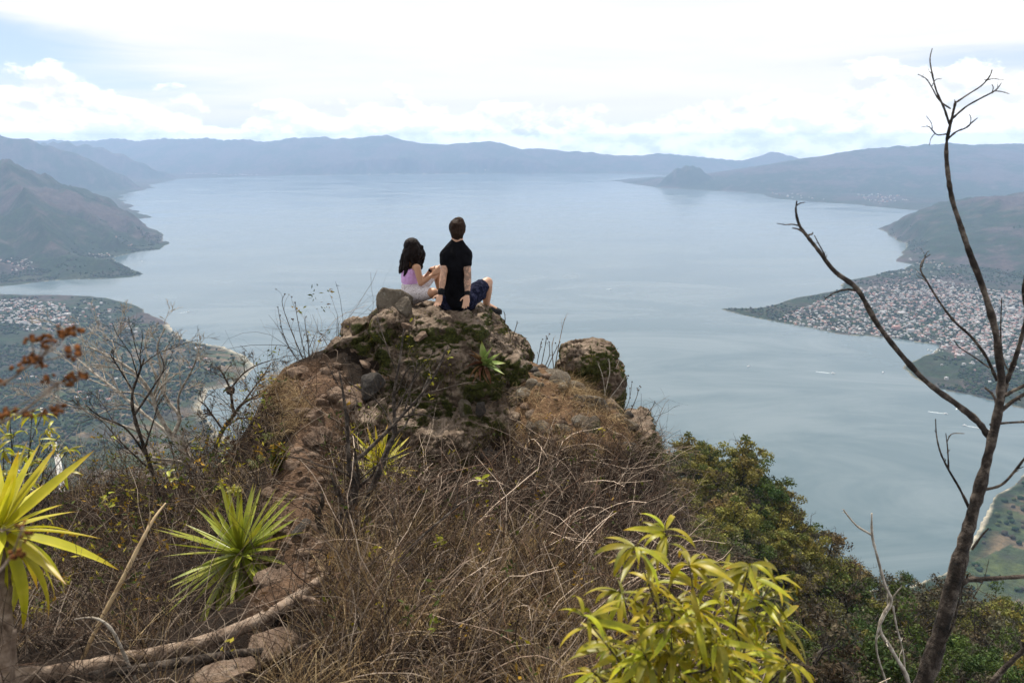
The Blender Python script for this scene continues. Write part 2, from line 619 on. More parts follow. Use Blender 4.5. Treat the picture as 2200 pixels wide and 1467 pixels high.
def far_colour(x, y, h, sd):
    """ground colour by place: dry brown scrub, green woodland, fields on the flats, pale beach"""
    n1 = fbm(xy3(x / 420, y / 420), 4, 0.55, 41)
    n2 = fbm(xy3(x / 70, y / 70), 4, 0.6, 42)
    n3 = fbm(xy3(x / 22, y / 22), 3, 0.6, 43)
    green = np.array([0.016, 0.033, 0.013]); brown = np.array([0.066, 0.051, 0.050]); olive = np.array([0.062, 0.066, 0.036])
    k = smooth(-0.25, 0.30, n1 + 0.8 * n2 + smooth(80, 300, h) * 0.22 - 0.12)[:, None]
    k = k * np.where((x < -300) & (y < 2600) & (h < 60), 0.45, 1.0)[:, None]
    c = green * (1 - k) + brown * k
    c = c * (1 + 0.55 * n3)[:, None] + olive * smooth(0.1, 0.5, n2)[:, None] * 0.2
    # terraced fields on the flat shores
    left = (x < -300) & (y < 2600)
    right = (x > 350) & (y < 1500)
    flat = np.where(right, 1.0, smooth(26, 8, h)) * smooth(12, 40, sd)
    fu = np.where(right, 0.87 * x + 0.5 * y, 0.25 * x + 0.97 * y)
    fv = np.where(right, -0.5 * x + 0.87 * y, 0.97 * x - 0.25 * y)
    cu, cv = np.floor(fu / 26 + 0.3 * n1), np.floor(fv / 90)
    rnd = _hash(cu.astype(np.int64), cv.astype(np.int64), np.zeros_like(cu, np.int64), 5)
    fc = np.where((rnd < 0.32)[:, None], np.array([0.060, 0.078, 0.032]), np.where((rnd < 0.68)[:, None], np.array([0.150, 0.115, 0.075]), np.array([0.040, 0.058, 0.030])))
    fc = fc * (1 + 0.4 * n3)[:, None]
    fm = flat * np.where(right | (left & (sd < 430)), 1.0, 0.15) * np.where(right, 1.0, smooth(0.25, -0.05, n2 * 0.6))
    c = c * (1 - fm[:, None]) + fc * fm[:, None]
    bm_ = smooth(np.where(left, 32, 9), 2, sd + 9 * n2) * np.where(left | right, 0.9, 0.45)
    c = c * (1 - bm_[:, None]) + np.array([0.44, 0.40, 0.32]) * bm_[:, None]
    return np.clip(c, 0.006, 1)


def far_material():
    m, t, bs, out = new_mat('far_land')
    p = gpos(t)
    n = t.noise(p, 0.06, 6, 0.65)
    n2 = t.noise(p, 0.012, 5, 0.6)
    c = t.mix(1.0, tint(t), t.ramp(n, [(0.3, (0.32, 0.38, 0.38)), (0.7, (1.35, 1.28, 1.2))]), 'MULTIPLY')
    c = t.mix(t.m('MULTIPLY', t.sstep(n2, 0.45, 0.75), 0.5), c, (0.055, 0.044, 0.044))
    t.put(bs.inputs['Base Color'], c)
    t.put(bs.inputs['Roughness'], 0.95)
    t.put(bs.inputs['Specular IOR Level'], 0.1)
    bump(t, bs, t.noise(p, 0.09, 5, 0.7), 9.0, 0.9)
    return m


M_FAR = far_material()


def build_far():
    NA, NR = 780, 600
    az = np.linspace(math.radians(-46), math.radians(46), NA)
    rr = np.exp(np.linspace(math.log(820), math.log(21000), NR))
    A, R = np.meshgrid(az, rr)
    x, y = (R * np.sin(A)).ravel(), (R * np.cos(A)).ravel()
    h, sd = far_height(x, y)
    FAR_GRID.update(a0=az[0], da=az[1] - az[0], r0=math.log(rr[0]), dr=math.log(rr[1] / rr[0]), na=NA, nr=NR, h=h.reshape(NR, NA), sd=sd.reshape(NR, NA))
    col = far_colour(x, y, h, sd)
    z = h + LAKE_Z
    idx = np.arange(NA * NR).reshape(NR, NA)
    q = np.stack([idx[:-1, :-1], idx[:-1, 1:], idx[1:, 1:], idx[1:, :-1]], -1).reshape(-1, 4)
    keep = (sd[q] > -40).any(1)
    q = q[keep]
    used = np.unique(q)
    remap = np.full(NA * NR, -1); remap[used] = np.arange(len(used))
    v = np.stack([x, y, z], -1)[used]
    me = mesh_from('far_terrain', v, remap[q], M_FAR, True, col[used])
    tag(link('terrain', me), kind='structure')


def build_water():
    m, t, bs, out = new_mat('lake_water')
    p = gpos(t)
    n1 = t.noise(t.vm('MULTIPLY', p, (0.06, 0.16, 0.0)), 1.0, 5, 0.6)
    n2 = t.noise(t.vm('MULTIPLY', p, (0.0012, 0.0035, 0.0)), 1.0, 6, 0.65, 1.0)
    wind = t.sstep(n2, 0.35, 0.68)
    t.put(bs.inputs['Base Color'], t.mix(wind, (0.060, 0.094, 0.106), (0.118, 0.150, 0.160)))
    t.put(bs.inputs['Roughness'], t.m('ADD', 0.12, t.m('MULTIPLY', wind, 0.12)))
    t.put(bs.inputs['IOR'], 1.33)
    t.put(bs.inputs['Specular IOR Level'], 0.5)
    bump(t, bs, n1, 0.5, 0.07)
    s = 21000
    nx = 24
    gx = np.linspace(-s, s, nx)
    gy = np.linspace(700, 21100, nx)
    X, Y = np.meshgrid(gx, gy)
    v = np.stack([X.ravel(), Y.ravel(), np.full(nx * nx, LAKE_Z)], -1)
    idx = np.arange(nx * nx).reshape(nx, nx)
    q = np.stack([idx[:-1, :-1], idx[:-1, 1:], idx[1:, 1:], idx[1:, :-1]], -1).reshape(-1, 4)
    tag(link('lake_water', mesh_from('lake_water', v, q, m)), kind='structure')


def build_haze():
    m = bpy.data.materials.new('haze_air')
    m.use_nodes = True
    t = NT(m.node_tree)
    out = t.n('ShaderNodeOutputMaterial')
    pv = t.n('ShaderNodeVolumePrincipled')
    t.put(pv.inputs['Color'], (0.47, 0.67, 1.0, 1))
    t.put(pv.inputs['Density'], 0.000064)
    t.put(pv.inputs['Anisotropy'], 0.1)
    t.t.links.new(pv.outputs[0], out.inputs['Volume'])
    v = np.array([[sx, sy, sz] for sz in (-720, 165) for sy in (-3000, 21300) for sx in (-21500, 21500)], float)
    f = np.array([[0, 2, 3, 1], [4, 5, 7, 6], [0, 1, 5, 4], [2, 6, 7, 3], [0, 4, 6, 2], [1, 3, 7, 5]])
    tag(link('haze', mesh_from('haze', v, f, m)), kind='stuff')


build_far()
build_water()
build_haze()

# ------------------------------------------------------------------ towns, boats and far trees
def paint(name, col, rough=0.8):
    return simple_mat(name, [(0.3, tuple(c * 0.8 for c in col)), (0.7, tuple(min(1, c * 1.1) for c in col))], 0.4, rough, spec=0.2)


HOUSE_COL = [('white', (0.46, 0.45, 0.43), 'tin'), ('white', (0.46, 0.45, 0.43), 'rust'), ('cream', (0.42, 0.35, 0.26), 'tin'), ('pink', (0.42, 0.25, 0.22), 'rust'), ('grey', (0.34, 0.33, 0.32), 'tin'), ('brick', (0.36, 0.20, 0.15), 'tin')]
ROOF_COL = {'tin': (0.33, 0.32, 0.32), 'rust': (0.30, 0.16, 0.13)}


def house_geo(w, d, h, kind, rng):
    """walls with window recess strip and a roof; flat roof with parapet, or a low gable"""
    mb = []
    x, y = w / 2, d / 2
    v = [[-x, -y, -3], [x, -y, -3], [x, y, -3], [-x, y, -3], [-x, -y, h], [x, -y, h], [x, y, h], [-x, y, h]]
    f = [[0, 1, 5, 4], [1, 2, 6, 5], [2, 3, 7, 6], [3, 0, 4, 7]]
    walls = (np.array(v, float), np.array(f))
    if kind == 'gable':
        e = 0.5
        r = [[-x - e, -y - e, h], [x + e, -y - e, h], [x + e, y + e, h], [-x - e, y + e, h], [-x - e, 0, h + d * 0.22], [x + e, 0, h + d * 0.22]]
        rf = ([[0, 1, 5, 4], [2, 3, 4, 5]], [[0, 4, 3], [1, 2, 5]])
    else:
        e = 0.3
        r = [[-x - e, -y - e, h], [x + e, -y - e, h], [x + e, y + e, h + 0.6], [-x - e, y + e, h + 0.6], [-x - e, -y - e, h + .3], [x + e, -y - e, h + .3], [x + e, y + e, h + .9], [-x - e, y + e, h + .9]]
        rf = ([[0, 1, 5, 4], [1, 2, 6, 5], [2, 3, 7, 6], [3, 0, 4, 7], [4, 5, 6, 7]], [])
    return walls, np.array(r, float), rf


def town_points(n, polys, rng, mindist=9.0):
    """scatter in pixel polygons, laid on the terrain, a house-width apart"""
    pts = []
    for poly, cnt in polys:
        a = np.array(poly, float)
        got = 0
        tries = 0
        while got < cnt and tries < 400:
            tries += 1
            px = rng.uniform(a[:, 0].min(), a[:, 0].max(), 400); py = rng.uniform(a[:, 1].min(), a[:, 1].max(), 400)
            k = in_poly(px, py, poly)
            px, py = px[k], py[k]
            if not len(px):
                continue
            u, v_ = (px - 1100) / F_PX, (733.5 - py) / F_PX
            dy, dz = CT + v_ * ST, -ST + v_ * CT
            zz = np.full(px.shape, LAKE_Z + 10.0)
            for _ in range(5):
                s = zz / dz
                x, y = u * s, dy * s
                zz, sd = far_z(x, y)
            ok = (sd > 12) & (np.abs(zz / dz - s) < 60)
            for xx, yy, z in zip(x[ok], y[ok], zz[ok]):
                pts.append((xx, yy, z)); got += 1
                if got >= cnt:
                    break
    p = np.array(pts)
    keep = []
    grid = {}
    for i, (x, y, z) in enumerate(p):
        g = (int(x // mindist), int(y // mindist))
        if any(q in grid for q in ((g[0] + a, g[1] + b) for a in (0,) for b in (0,))):
            continue
        grid[g] = 1; keep.append(i)
    return p[keep]


def in_poly(px, py, poly):
    ins = np.zeros(np.shape(px), bool)
    n = len(poly)
    for i in range(n):
        (ax, ay), (bx, by) = poly[i], poly[(i + 1) % n]
        cond = (ay > py) != (by > py)
        xi = ax + (py - ay) / (by - ay + 1e-12) * (bx - ax)
        ins ^= cond & (px < xi)
    return ins


TOWN_R = [([(1660, 690), (1740, 655), (1850, 620), (2000, 600), (2230, 640), (2230, 770), (2060, 765), (1990, 735), (1880, 722), (1790, 712), (1720, 700)], 3600),
          ([(1930, 560), (2010, 545), (2070, 600), (1980, 640), (1900, 610)], 110), ([(1990, 740), (2100, 745), (2200, 760), (2200, 800), (2080, 790), (2000, 765)], 60), ([(2030, 620), (2230, 630), (2230, 740), (2060, 740)], 1500),
          ([(1960, 770), (2190, 800), (2190, 860), (2000, 820)], 10)]
TOWN_L = [([(-40, 645), (60, 645), (140, 655), (140, 690), (60, 700), (-40, 690)], 560), ([(130, 640), (230, 650), (260, 700), (120, 700)], 60), ([(60, 690), (200, 690), (110, 715), (40, 715)], 50),
          ([(250, 690), (290, 690), (300, 715), (255, 715)], 16), ([(-40, 505), (60, 520), (110, 570), (60, 585), (-40, 590)], 90), ([(60, 545), (110, 545), (100, 580), (20, 580)], 40), ([(170, 545), (260, 520), (280, 540), (200, 555)], 22), ([(-40, 770), (60, 745), (210, 780), (200, 860), (60, 850), (-40, 860)], 18),
          ([(400, 740), (470, 740), (470, 800), (380, 800)], 9), ([(180, 820), (260, 810), (250, 870), (150, 860)], 14), ([(250, 480), (300, 500), (300, 530), (240, 530)], 8)]
TOWN_FAR = [([(395, 374), (470, 376), (560, 379), (560, 372), (420, 370)], 60), ([(1800, 395), (1900, 405), (1960, 435), (1880, 440), (1800, 410)], 45), ([(990, 362), (1080, 362), (1080, 370), (990, 370)], 14), ([(1640, 415), (1700, 425), (1780, 432), (1760, 424), (1680, 412)], 16)]


TOWN_A = {'r': 0.35, 'l': 0.7}


def build_towns():
    rng = np.random.default_rng(17)
    wallm = {c[0]: paint('wall_' + c[0], c[1]) for c in HOUSE_COL}
    roofm = {k: paint('roof_' + k, v, 0.5) for k, v in ROOF_COL.items()}
    templ = []
    for ci, (cn, cc, rn) in enumerate(HOUSE_COL):
        for kind in ('flat', 'gable'):
            w, d, h = (9, 7, 3.4) if kind == 'gable' else (8.5, 7.5, 5.6)
            (wv, wf), rv, (r4, r3) = house_geo(w, d, h, kind, rng)
            mw = mesh_from('wall', wv, wf, wallm[cn], False, np.ones((len(wv), 3)))
            fl = ([np.array(r3)] if r3 else []) + [np.array(r4)]
            mr = mesh_from('roof', rv, fl, roofm[rn], False, np.ones((len(rv), 3)))
            templ.append((cn, kind, rn, mw, mr, (wv, wf), (rv, fl)))
    roofword = {'tin': 'tin', 'rust': 'rusty red'}
    allp = []
    for nm, polys, place in (('r', TOWN_R, 'in the town on the lake point'), ('l', TOWN_L, 'in the village on the green delta'), ('f', TOWN_FAR, 'far')):
        p = town_points(0, polys, rng, 7.5 if nm != 'f' else 14)
        if nm != 'f':                            # streets: leave lanes free between blocks of houses
            a = TOWN_A[nm] + 0.10 * np.sin(p[:, 0] / 260)
            su = p[:, 0] * np.cos(a) + p[:, 1] * np.sin(a); sv = -p[:, 0] * np.sin(a) + p[:, 1] * np.cos(a)
            p = p[((su % 52) > 9) & ((sv % 78) > 11)]
        for q in p:
            allp.append((q, nm, place))
    dist = np.array([np.linalg.norm(q[0]) for q in allp])
    order = np.argsort(dist)
    order_near = [i for i in order if allp[i][1] != 'f'][:300]
    near = set(order_near)
    far_mb = {'w': MB(), 'r': MB()}
    for i, (q, nm, place) in enumerate(allp):
        t = templ[rng.choice(12, p=np.array([.16, .12, .10, .10, .10, .06, .07, .05, .10, .04, .06, .04]))]
        rz = rng.choice([0.0, math.pi / 2]) + rng.normal() * 0.07 + TOWN_A.get(nm, 0.2)
        s = rng.uniform(0.62, 1.15) * (1.9 if nm == 'f' else 1.0)
        if i in near:
            o = empty('house', (float(q[0]), float(q[1]), float(q[2])), '%s walled house with a %s %s roof %s' % (t[0], 'flat' if t[1] == 'flat' else 'pitched', roofword[t[2]], place), 'house', '%s walled houses with %s %s roofs %s' % (t[0], t[1], t[2], place))
            o.rotation_euler = (0, 0, rz); o.scale = (s, s, s * 0.95)
            link('wall', t[3], o); link('roof', t[4], o)
        else:
            c, sn = math.cos(rz), math.sin(rz)
            R = np.array([[c, -sn, 0], [sn, c, 0], [0, 0, 1]]) * s
            cw = np.array(HOUSE_COL[[h[0] for h in HOUSE_COL].index(t[0])][1]) * rng.uniform(0.85, 1.15)
            far_mb['w'].add(t[5][0] @ R.T + q, t[5][1], cw)
            rv, fl = t[6]
            cr = np.array(ROOF_COL[t[2]]) * rng.uniform(0.8, 1.2)
            for f in fl:
                far_mb['r'].add(rv @ R.T + q, f, cr)
    m = simple_mat('town_paint', [(0.3, (0.9, 0.9, 0.9)), (0.7, (1.05, 1.05, 1.05))], 0.4, 0.8)
    root = empty('far_houses', (0, 0, 0), 'crowded small houses filling the rest of the lakeside towns', 'houses')
    root['kind'] = 'stuff'
    link('walls', far_mb['w'].mesh('walls', m), root)
    link('roofs', far_mb['r'].mesh('roofs', m), root)

    # larger halls and a church that stand out of the town
    for (px, py, w, d, h, c, lab) in [(1897, 671, 26, 12, 7, 'white', 'long white hall in the middle of the town on the lake point'), (1935, 676, 26, 18, 8, 'cream', 'cream church hall beside the long white hall'), (1925, 708, 24, 16, 12, 'pink', 'red hotel block near the town waterfront'),
                                     (2170, 670, 22, 18, 14, 'white', 'tall white building on the uphill side of the town'), (1955, 715, 22, 12, 12, 'white', 'white hotel beside the red waterfront block'), (1768, 660, 16, 10, 6, 'pink', 'pink villa among trees on the town point'),
                                     (145, 676, 20, 14, 6, 'white', 'large white shed at the edge of the delta village'), (428, 748, 20, 12, 4, 'white', 'white barn alone at the corner of the delta fields'), (40, 1015, 22, 9, 5, 'white', 'white house beside the pale road below the slope')]:
        q = town_points(0, [([(px - 1, py - 1), (px + 1, py - 1), (px + 1, py + 1), (px - 1, py + 1)], 1)], rng)
        if not len(q):
            continue
        (wv, wf), rv, (r4, r3) = house_geo(w, d, h, 'gable', rng)
        o = empty('hall', tuple(map(float, q[0])), lab, 'building')
        o.rotation_euler = (0, 0, 0.3)
        link('wall', mesh_from('wall', wv, wf, wallm[c], False, np.ones((len(wv), 3))), o)
        link('roof', mesh_from('roof', rv, [np.array(r3), np.array(r4)], roofm['rust' if c == 'pink' else 'tin'], False, np.ones((len(rv), 3))), o)


def build_far_trees():
    """trees on the near shores, too many to pick apart"""
    rng = np.random.default_rng(23)
    v, f = ICO[1]
    polys = [([(-60, 635), (230, 642), (420, 735), (520, 770), (430, 850), (480, 940), (-60, 1000)], 7000), ([(1560, 664), (1700, 640), (1830, 605), (1960, 560), (2230, 560), (2230, 770), (2010, 740), (1800, 715)], 5200),
             ([(1940, 790), (2000, 765), (2220, 780), (2220, 875), (2020, 835)], 1300), ([(2040, 1190), (2140, 1065), (2220, 1010), (2220, 1400), (2060, 1330)], 170), ([(-40, 500), (250, 470), (360, 515), (300, 590), (-40, 610)], 2600), ([(380, 730), (440, 735), (440, 745), (330, 745)], 200),
             ([(1900, 495), (2220, 450), (2220, 600), (1980, 560)], 1800)]
    mb = MB()
    bases = []
    for poly, cnt in polys:
        p = town_points(0, [(poly, cnt)], rng, 5.0)
        bases.append(p)
    p = np.concatenate(bases)
    dens = fbm(p / 130, 3, 0.5, 9)
    p = p[dens + rng.normal(size=len(p)) * 0.12 > -0.10]
    n = len(p)
    s = rng.uniform(2.6, 6.0, n)
    jit = rng.uniform(0.7, 1.3, (n, len(v), 1))
    V = v[None] * jit * (s[:, None, None] * np.array([1.0, 1.0, 0.85])) + p[:, None, :] + np.array([0, 0, 1.0]) * (s * 0.55)[:, None, None]
    Fi = f[None] + (np.arange(n) * len(v))[:, None, None]
    pal = np.array([[0.015, 0.034, 0.011], [0.023, 0.043, 0.012], [0.038, 0.050, 0.016], [0.050, 0.044, 0.030], [0.017, 0.038, 0.014]])
    c = pal[rng.integers(0, 5, n)] * rng.uniform(0.7, 1.3, (n, 1))
    mb.add(V.reshape(-1, 3), Fi.reshape(-1, 3), np.repeat(c, len(v), axis=0))
    m = simple_mat('far_foliage', [(0.3, (0.7, 0.7, 0.7)), (0.7, (1.2, 1.2, 1.2))], 0.3, 0.95, spec=0.1)
    o = link('far_woods', mb.mesh('far_woods', m))
    tag(o, 'far-off trees scattered over the lake shores', 'woods', kind='stuff')


def build_boats():
    hull_m = paint('boat_white', (0.75, 0.75, 0.74), 0.4)
    foam = paint('wake_foam', (0.62, 0.68, 0.70), 0.6)
    boats = [(1790, 802, -0.35, 42, 'small white launch with a wake midway to the town point'), (2032, 889, -0.45, 34, 'white launch crossing the near cove'), (2072, 914, 2.6, 60, 'white launch with a long wake in the near cove'), (1608, 787, 0.3, 0, 'little boat lying still off the town point'), (1897, 800, 0.8, 0, 'dark moored boat near the wooded point'),
             (405, 670, 0.6, 30, 'white boat turning off the delta beach'), (305, 562, 0.1, 12, 'tiny boat in the inner bay below the left hills'), (1872, 484, 0.2, 0, 'tiny distant boat off the volcano flank'), (1312, 621, 0.4, 20, 'tiny boat alone on the open lake'), (2058, 874, 0.9, 20, 'small launch near the right shore')]
    for k in range(7):
        boats.append((1995 + 6 * k, 752 + 2 * (k % 3), 0.3 * k, 0, None))
    for k, (px, py, rz, wake, lab) in enumerate(boats):
        q = PZ(px, py, LAKE_Z)
        o = empty('boat', (q.x, q.y, LAKE_Z), lab or 'small boat moored at the town pier', 'boat', None if lab else 'boats moored at the town pier')
        o.rotation_euler = (0, 0, rz)
        L = 9.0
        st = np.linspace(0, 1, 9)
        hw = 1.25 * np.clip(1 - (st * 1.02) ** 3, 0.02, 1)
        V = []
        for s, w in zip(st, hw):
            x = (s - .5) * L
            V += [[x, -w, 1.0 + .5 * s * s], [x, -w * .7, -.2], [x, w * .7, -.2], [x, w, 1.0 + .5 * s * s]]
        Fq = [[4 * i + j, 4 * i + j + 1, 4 * i + j + 5, 4 * i + j + 4] for i in range(8) for j in range(3)] + [[4 * i + 3, 4 * i, 4 * i + 4, 4 * i + 7] for i in range(8)] + [[0, 3, 2, 1]]
        link('hull', mesh_from('hull', np.array(V), np.array(Fq), hull_m, False, np.ones((36, 3))), o)
        c = np.array([[sx * 2.2 - .6, sy * 1.15, z] for z in (1.0, 2.5) for sx, sy in ((-1, -1), (1, -1), (1, 1), (-1, 1))])
        link('canopy', mesh_from('canopy', c, np.array([[0, 1, 5, 4], [1, 2, 6, 5], [2, 3, 7, 6], [3, 0, 4, 7], [4, 5, 6, 7]]), hull_m, False, np.ones((8, 3))), o)
        if wake:
            s = np.linspace(0, 1, 20)
            rg = np.random.default_rng(k)
            V = []
            for a in s:
                x = -L / 2 - a * wake
                w = (1.2 + a * 2.2) * (1 - a * .6) * rg.uniform(.6, 1.2)
                V += [[x, -w, .25 * (1 - a) + .06], [x, 0, .45 * (1 - a) + .06], [x, w, .25 * (1 - a) + .06]]
            Fq = [[3 * i + j, 3 * i + j + 1, 3 * i + j + 4, 3 * i + j + 3] for i in range(19) for j in range(2)]
            link('wake', mesh_from('wake', np.array(V), np.array(Fq), foam, True, np.ones((60, 3))), o)


def build_road():
    # pale road on the delta below
    m = paint('road_dust', (0.42, 0.40, 0.36), 0.9)
    pts = []
    for px, py in [(92, 880), (102, 915), (118, 960), (128, 1010), (135, 1060), (140, 1120)]:
        q = PZ(px, py, LAKE_Z + 12)
        pts.append((q.x, q.y))
    p = smooth_path([(x, y, 0) for x, y in pts], None, 80)
    tg = np.gradient(p, axis=0); tg /= np.linalg.norm(tg, axis=1, keepdims=True)
    sd = np.stack([-tg[:, 1], tg[:, 0], 0 * tg[:, 0]], -1)
    V = np.stack([p - sd * 5, p + sd * 5], 1).reshape(-1, 3)
    z, _ = far_z(V[:, 0], V[:, 1])
    V[:, 2] = np.maximum(z, np.roll(z, 1)) + 1.6
    Fq = [[2 * i, 2 * i + 1, 2 * i + 3, 2 * i + 2] for i in range(79)]
    tag(link('road', mesh_from('road', V, np.array(Fq), m, False, np.ones((len(V), 3)))), kind='structure')


build_towns()
build_far_trees()
build_boats()
build_road()

# ------------------------------------------------------------------ the hillside below and the ground of the look-out
class TPS:
    """thin plate spline through scattered points"""
    def __init__(self, xy, val, smoothing=1e-3):
        xy = np.asarray(xy, float); val = np.asarray(val, float)
        n = len(xy)
        d = np.linalg.norm(xy[:, None] - xy[None], axis=2)
        K = d ** 2 * np.log(d + 1e-9) + np.eye(n) * smoothing
        Q = np.hstack([np.ones((n, 1)), xy])
        A = np.block([[K, Q], [Q.T, np.zeros((3, 3))]])
        s = np.linalg.solve(A, np.concatenate([val, np.zeros(3)]))
        self.xy, self.w, self.a = xy, s[:n], s[n:]

    def __call__(self, x, y):
        x = np.asarray(x, float); y = np.asarray(y, float)
        r = self.a[0] + self.a[1] * x + self.a[2] * y
        for (cx, cy), w in zip(self.xy, self.w):
            d = np.hypot(x - cx, y - cy)
            r = r + w * d ** 2 * np.log(d + 1e-9)
        return r


# near ground: (pixel x, pixel y, depth) read off the photograph, or plain points (x, y, z)
NEAR_PX = [(600, 1250, 3.6), (640, 1100, 4.7), (620, 1000, 5.6), (640, 900, 6.5), (640, 830, 7.1), (600, 805, 7.5), (680, 800, 7.45), (700, 762, 7.6), (745, 735, 7.75), (690, 1180, 4.1),
           (720, 950, 6.35), (720, 1060, 5.3), (760, 880, 6.9), (900, 1030, 6.75), (1000, 1000, 6.9), (820, 960, 6.9), (1000, 1110, 5.4), (1000, 1330, 3.7), (850, 1200, 4.3), (1000, 1490, 2.9), (800, 1400, 3.0),
           (1120, 815, 7.6), (1150, 830, 7.3), (1250, 865, 7.2), (1200, 930, 6.7), (1340, 905, 7.05), (1385, 965, 6.9), (1300, 1000, 6.3), (1150, 1050, 5.8), (1250, 840, 7.9), (1180, 800, 8.0),
           (1370, 1110, 5.9), (1350, 1290, 4.4), (1300, 1440, 3.3), (1200, 1200, 4.7),
           (400, 1190, 5.4), (470, 1100, 6.2), (200, 1130, 7.5), (100, 1110, 9.0), (450, 1030, 8.0), (545, 950, 8.0), (530, 1080, 6.4), (560, 1000, 6.9), (300, 1060, 9.0), (-150, 1180, 8.0),
           (300, 1370, 3.5), (100, 1380, 3.5), (500, 1370, 3.35), (-100, 1400, 3.4), (450, 1345, 4.35), (516, 1350, 4.3), (200, 1290, 4.8),
           (30, 1530, 2.5), (300, 1475, 2.72), (560, 1440, 2.95), (690, 1310, 3.5), (450, 1510, 2.55), (560, 1480, 2.7), (700, 1440, 2.8)]
NEAR_XYZ = [(0, 0, -1.66), (0.6, 1.2, -1.95), (-0.8, 1.0, -1.9), (-2.0, 0.8, -1.9), (1.4, 1.6, -2.2), (1.2, 2.8, -2.7), (1.9, 2.6, -3.2), (2.0, 0.5, -2.2), (0, -1.5, -1.6), (-3.5, 0, -2.0), (3.2, 0.6, -3.2),
            (2.6, 3.6, -4.8), (2.3, 5.0, -5.0), (2.4, 6.5, -5.4), (2.5, 8.0, -6.0), (1.0, 9.4, -4.2), (0, 9.6, -3.6), (-1.5, 9.6, -3.6), (-3, 9.5, -4.6), (-4.5, 10, -6.2), (-6, 10, -6.6), (-7, 7, -5.4), (-7, 4, -4.2),
            (-5, 3, -3.2), (0, 8.4, -2.5), (-1.3, 8.3, -2.4), (-2.2, 8.6, -3.0), (3.4, 5, -7), (3.4, 8, -8), (0, 11, -6.5), (-3, 11.2, -7), (2, 10.5, -7.5), (-5, 11.5, -8), (3, 11, -9.5)]
_np = [tuple(P(*q)) for q in NEAR_PX] + NEAR_XYZ
_tps = TPS([q[:2] for q in _np], [q[2] for q in _np], 2e-2)


def near_z(x, y, detail=True):
    x = np.asarray(x, float); y = np.asarray(y, float)
    z = _tps(x, y)
    if detail:
        z = z + 0.07 * fbm(xy3(x * 1.6, y * 1.6), 4, 0.5, 51) + 0.030 * fbm(xy3(x * 9, y * 9), 3, 0.55, 52) + 0.045 * fbm(xy3(x * 4.3, y * 4.3), 2, 0.5, 53, ridged=True)
    return z


def project(p):
    p = np.asarray(p, float)
    x, y, z = p[..., 0], p[..., 1], p[..., 2]
    dpt = y * CT - z * ST
    up = y * ST + z * CT
    return 1100 + F_PX * x / dpt, 733.5 - F_PX * up / dpt


PATH_POLY = [(540, 1330), (690, 1300), (730, 1150), (700, 1030), (735, 930), (760, 880), (735, 800), (700, 775), (600, 785), (575, 850), (640, 900), (625, 960), (580, 1010), (575, 1080), (600, 1130), (540, 1200)]
SHELF_POLY = [(1090, 780), (1200, 770), (1330, 850), (1400, 900), (1390, 960), (1250, 960), (1100, 940), (1040, 900)]

# the hillside: depression (z/r) over azimuth and log distance
HILL_PX = [(1420, 1075, 108), (1500, 1082, 112), (1600, 1085, 108), (1650, 1120, 104), (1700, 1200, 100), (1740, 1255, 98), (1850, 1325, 95), (1950, 1365, 88), (2050, 1390, 84), (2200, 1460, 78), (2500, 1510, 72),
           (1450, 1215, 72), (1600, 1265, 66), (1700, 1440, 44), (1900, 1490, 44), (1430, 1330, 44), (1800, 1385, 66), (2050, 1460, 60), (2200, 1500, 52), (1430, 1150, 90), (1560, 1175, 86),
           (1500, 1560, 24), (1800, 1600, 22), (2200, 1650, 22), (1430, 1500, 26), (2500, 1600, 40)]
_hp = []
for q in HILL_PX:
    p_ = P(*q)
    r_ = math.hypot(p_.x, p_.y)
    _hp.append((math.atan2(p_.x, p_.y) * 2.5, math.log(r_), -p_.z / r_))
for a_ in (-46, -36, -26, -16, -6, 3):
    for r_, s_ in ((6, 0.95), (10, 0.85), (16, 0.76), (30, 0.77), (60, 0.77), (130, 0.77), (300, 0.77), (600, 0.77), (870, 0.755)):
        _hp.append((math.radians(a_) * 2.5, math.log(r_), s_))
for a_ in (12, 20, 28, 36, 46):
    for r_, s_ in ((5, 1.35), (9, 1.15), (170, 0.66), (240, 0.77), (350, 0.80), (600, 0.79), (870, 0.755)):
        _hp.append((math.radians(a_) * 2.5, math.log(r_), s_))
_htps = TPS([q[:2] for q in _hp], [q[2] for q in _hp], 1e-3)


def hill_z(x, y):
    x = np.asarray(x, float); y = np.asarray(y, float)
    r = np.hypot(x, y)
    s = _htps(np.arctan2(x, y) * 2.5, np.log(r))
    z = -s * r
    return z + np.clip(r * 0.03, 0, 6) * fbm(xy3(x / 14, y / 14), 4, 0.5, 61)


